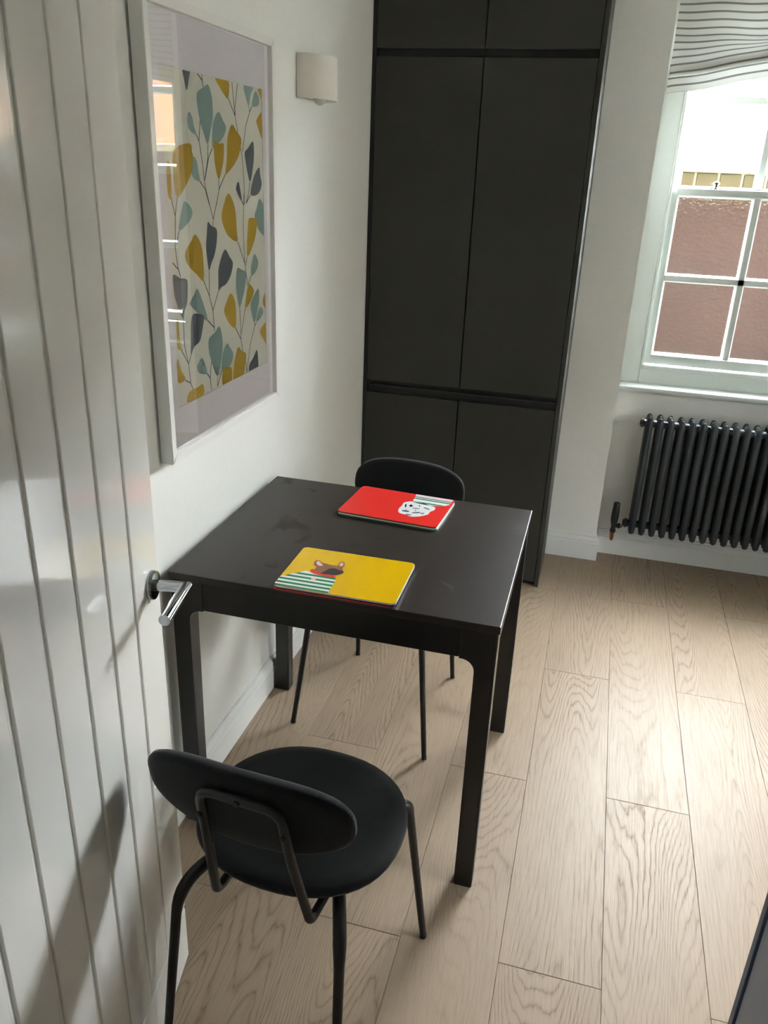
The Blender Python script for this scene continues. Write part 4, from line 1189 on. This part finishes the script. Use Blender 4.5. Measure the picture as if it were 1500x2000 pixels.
# ================================================================ KITCHEN UNIT at the right edge
UX, UY = 1.2990, -0.400  # real unit; its height above the view is added to shade the door
un = tag(empty('kitchen_unit', (UX, UY, 0)), 'dark grey kitchen unit at the lower right edge, unseen height added to shade the door', 'kitchen unit')
def ub(name, d, m, bev=0.001):
    bm = bmesh.new(); box(bm, *d, bev=bev, seg=2); return obj(name, bm, m, un)
ub('end_panel', (0.0, 0.60, -0.018, 0.0, 0.0, 2.20), M_CABEDGE)
ub('carcass', (0.024, 0.60, -0.70, -0.0185, 0.10, 2.20), M_CABEDGE)
ub('plinth', (0.06, 0.58, -0.70, -0.0185, 0.0, 0.099), M_CABEDGE)
for a, b in ((-0.358, -0.021), (-0.698, -0.361)):
    ub('cabinet_door', (0.004, 0.0235, a, b, 0.105, 1.30), M_CABGREY)
    ub('cabinet_door', (0.004, 0.0235, a, b, 1.303, 2.20), M_CABGREY)

# ================================================================ OUTSIDE THE WINDOW
tag(boxo('yard_ground', (-6, 14, 2.45, 16, -0.5, -0.3), M_YARD), kind='structure')
gw = tag(empty('garden_wall', (1.6, 3.2, -0.3)), 'brown brick garden wall just outside the window, capped with pale stone', 'wall')
gl = lambda bm: (bmesh.ops.translate(bm, verts=bm.verts[:], vec=(-1.6, -3.2, 0.3)), bm)[1]
bm = bmesh.new(); box(bm, -3.0, 7.0, 3.215, 3.42, -0.3, 1.597); obj('wall_brickwork', gl(bm), M_GARDENBRICK, gw)
bm = bmesh.new(); box(bm, -3.0, 7.0, 3.225, 3.41, 1.597, 1.674); obj('mortar_bed', gl(bm), M_COPING, gw)
bmk = bmesh.new(); box(bmk, -0.0505, 0.0505, -0.10, 0.10, -0.033, 0.033, bev=0.004)
bk_me = bpy.data.meshes.new('brick'); bmk.to_mesh(bk_me); bmk.free(); bk_me.materials.append(M_SETT)
for i in range(44):
    b = link('brick', bk_me, None, gw)
    b.location = (0.66 + 0.1125 * i - 1.6, 0.10 + random.uniform(0.010, 0.020), 1.6375 + 0.3)
bms = bmesh.new(); box(bms, -0.222, 0.222, -0.13, 0.13, -0.021, 0.021, bev=0.004)
cp_me = bpy.data.meshes.new('coping'); bms.to_mesh(cp_me); bms.free(); cp_me.materials.append(M_COPING)
for i in range(14):
    b = link('coping_stone', cp_me, None, gw)
    b.location = (0.4 + 0.45 * i - 1.6, 0.115, 1.6955 + 0.3)

# low outbuilding behind the wall
sh = tag(empty('outbuilding', (0.9, 6.5, -0.3)), 'low pale yellow outbuilding with a slate roof behind the garden wall', 'shed')
def sb(name, d, m, bev=0.0): 
    bm = bmesh.new(); box(bm, *d, bev=bev); return obj(name, bm, m, sh)
sb('shed_wall', (-1.2, 0.86, 0.0, 2.0, 0.0, 2.28), M_SHED)
bm = bmesh.new(); prism(bm, [(-0.12, 2.24), (-0.12, 2.31), (2.12, 2.92), (2.12, 2.85)], 'x', -1.25, 0.92); obj('roof_slab', bm, M_SLATE, sh)
bm = bmesh.new(); tube(bm, [(-1.25, -0.15, 2.26), (0.92, -0.15, 2.26)], 0.05, 10); obj('gutter', bm, M_SLATE, sh, 50)
# tree
def make_tree():
    t = tag(empty('garden_tree', (1.05, 10.4, -0.3)), 'yellow green leafy tree beyond the outbuilding at the window edge', 'tree')
    bm = bmesh.new(); tube(bm, [(0, 0, 0), (0.05, 0, 1.4), (0.0, 0.05, 2.8), (0.05, 0, 4.0)], [0.14, 0.11, 0.08, 0.03], 10)
    for k in range(7):
        a = k * 2.4; z = 1.9 + k * 0.3
        tube(bm, [(0.03, 0, z), (0.5 * math.cos(a), 0.5 * math.sin(a), z + 0.5), (0.9 * math.cos(a), 0.9 * math.sin(a), z + 0.8)], [0.05, 0.03, 0.012], 6)
    obj('trunk', bm, M_BARK, t, 60)
    bm = bmesh.new()
    for _ in range(2600):
        while True:
            p = Vector((random.uniform(-1, 1), random.uniform(-1, 1), random.uniform(-1, 1)))
            if 0.25 < p.length < 1: break
        c = Vector((p.x * 1.15, p.y * 1.15, 3.4 + p.z * 1.6))
        q = Matrix.Rotation(random.uniform(0, 6.28), 3, 'Z') @ Matrix.Rotation(random.uniform(-1, 1), 3, 'X')
        s = random.uniform(0.05, 0.09)
        bm.faces.new([bm.verts.new(c + q @ Vector(v)) for v in ((-s, 0, 0), (0, -s * .5, .01), (s, 0, 0), (0, s * .5, .01))])
    lf = obj('foliage', bm, M_LEAF, t); lf['kind'] = 'stuff'
make_tree()
# orange brick house across the yard, seen in the picture glass
hs = tag(empty('brick_house', (6.6, 9.0, -0.3)), 'orange brick house with white windows across the yard, mirrored in the picture glass', 'house')
def hb(name, d, m, parent=hs, bev=0.0):
    bm = bmesh.new(); box(bm, *d, bev=bev); return obj(name, bm, m, parent)
hb('house_wall', (-3.2, 3.4, 0.0, 4.0, 0.0, 3.4), M_HOUSEBRICK)
bm = bmesh.new(); prism(bm, [(-0.3, 3.35), (2.0, 4.3), (4.3, 3.35), (4.3, 3.25), (-0.3, 3.25)], 'x', -3.4, 3.6); obj('house_roof', bm, M_SLATE, hs)
for cx in (-2.7, -0.75, 0.9, 2.5):
    for z in (1.3,):
        w = hb('house_window', (cx - 0.45, cx + 0.45, -0.03, 0.05, z, z + 1.35), M_RENDER)
        for dx in (-0.2, 0.2):
            for dz in (0.36, 0.98):
                hb('house_pane', (cx + dx - 0.165, cx + dx + 0.165, -0.036, -0.028, z + dz - 0.27, z + dz + 0.27), M_DARKPANE, w)
        hb('stone_lintel', (cx - 0.55, cx + 0.55, -0.05, 0.02, z + 1.36, z + 1.55), M_COPING)
hb('stone_band', (-3.2, 3.4, -0.05, 0.0, 0.9, 1.02), M_COPING)
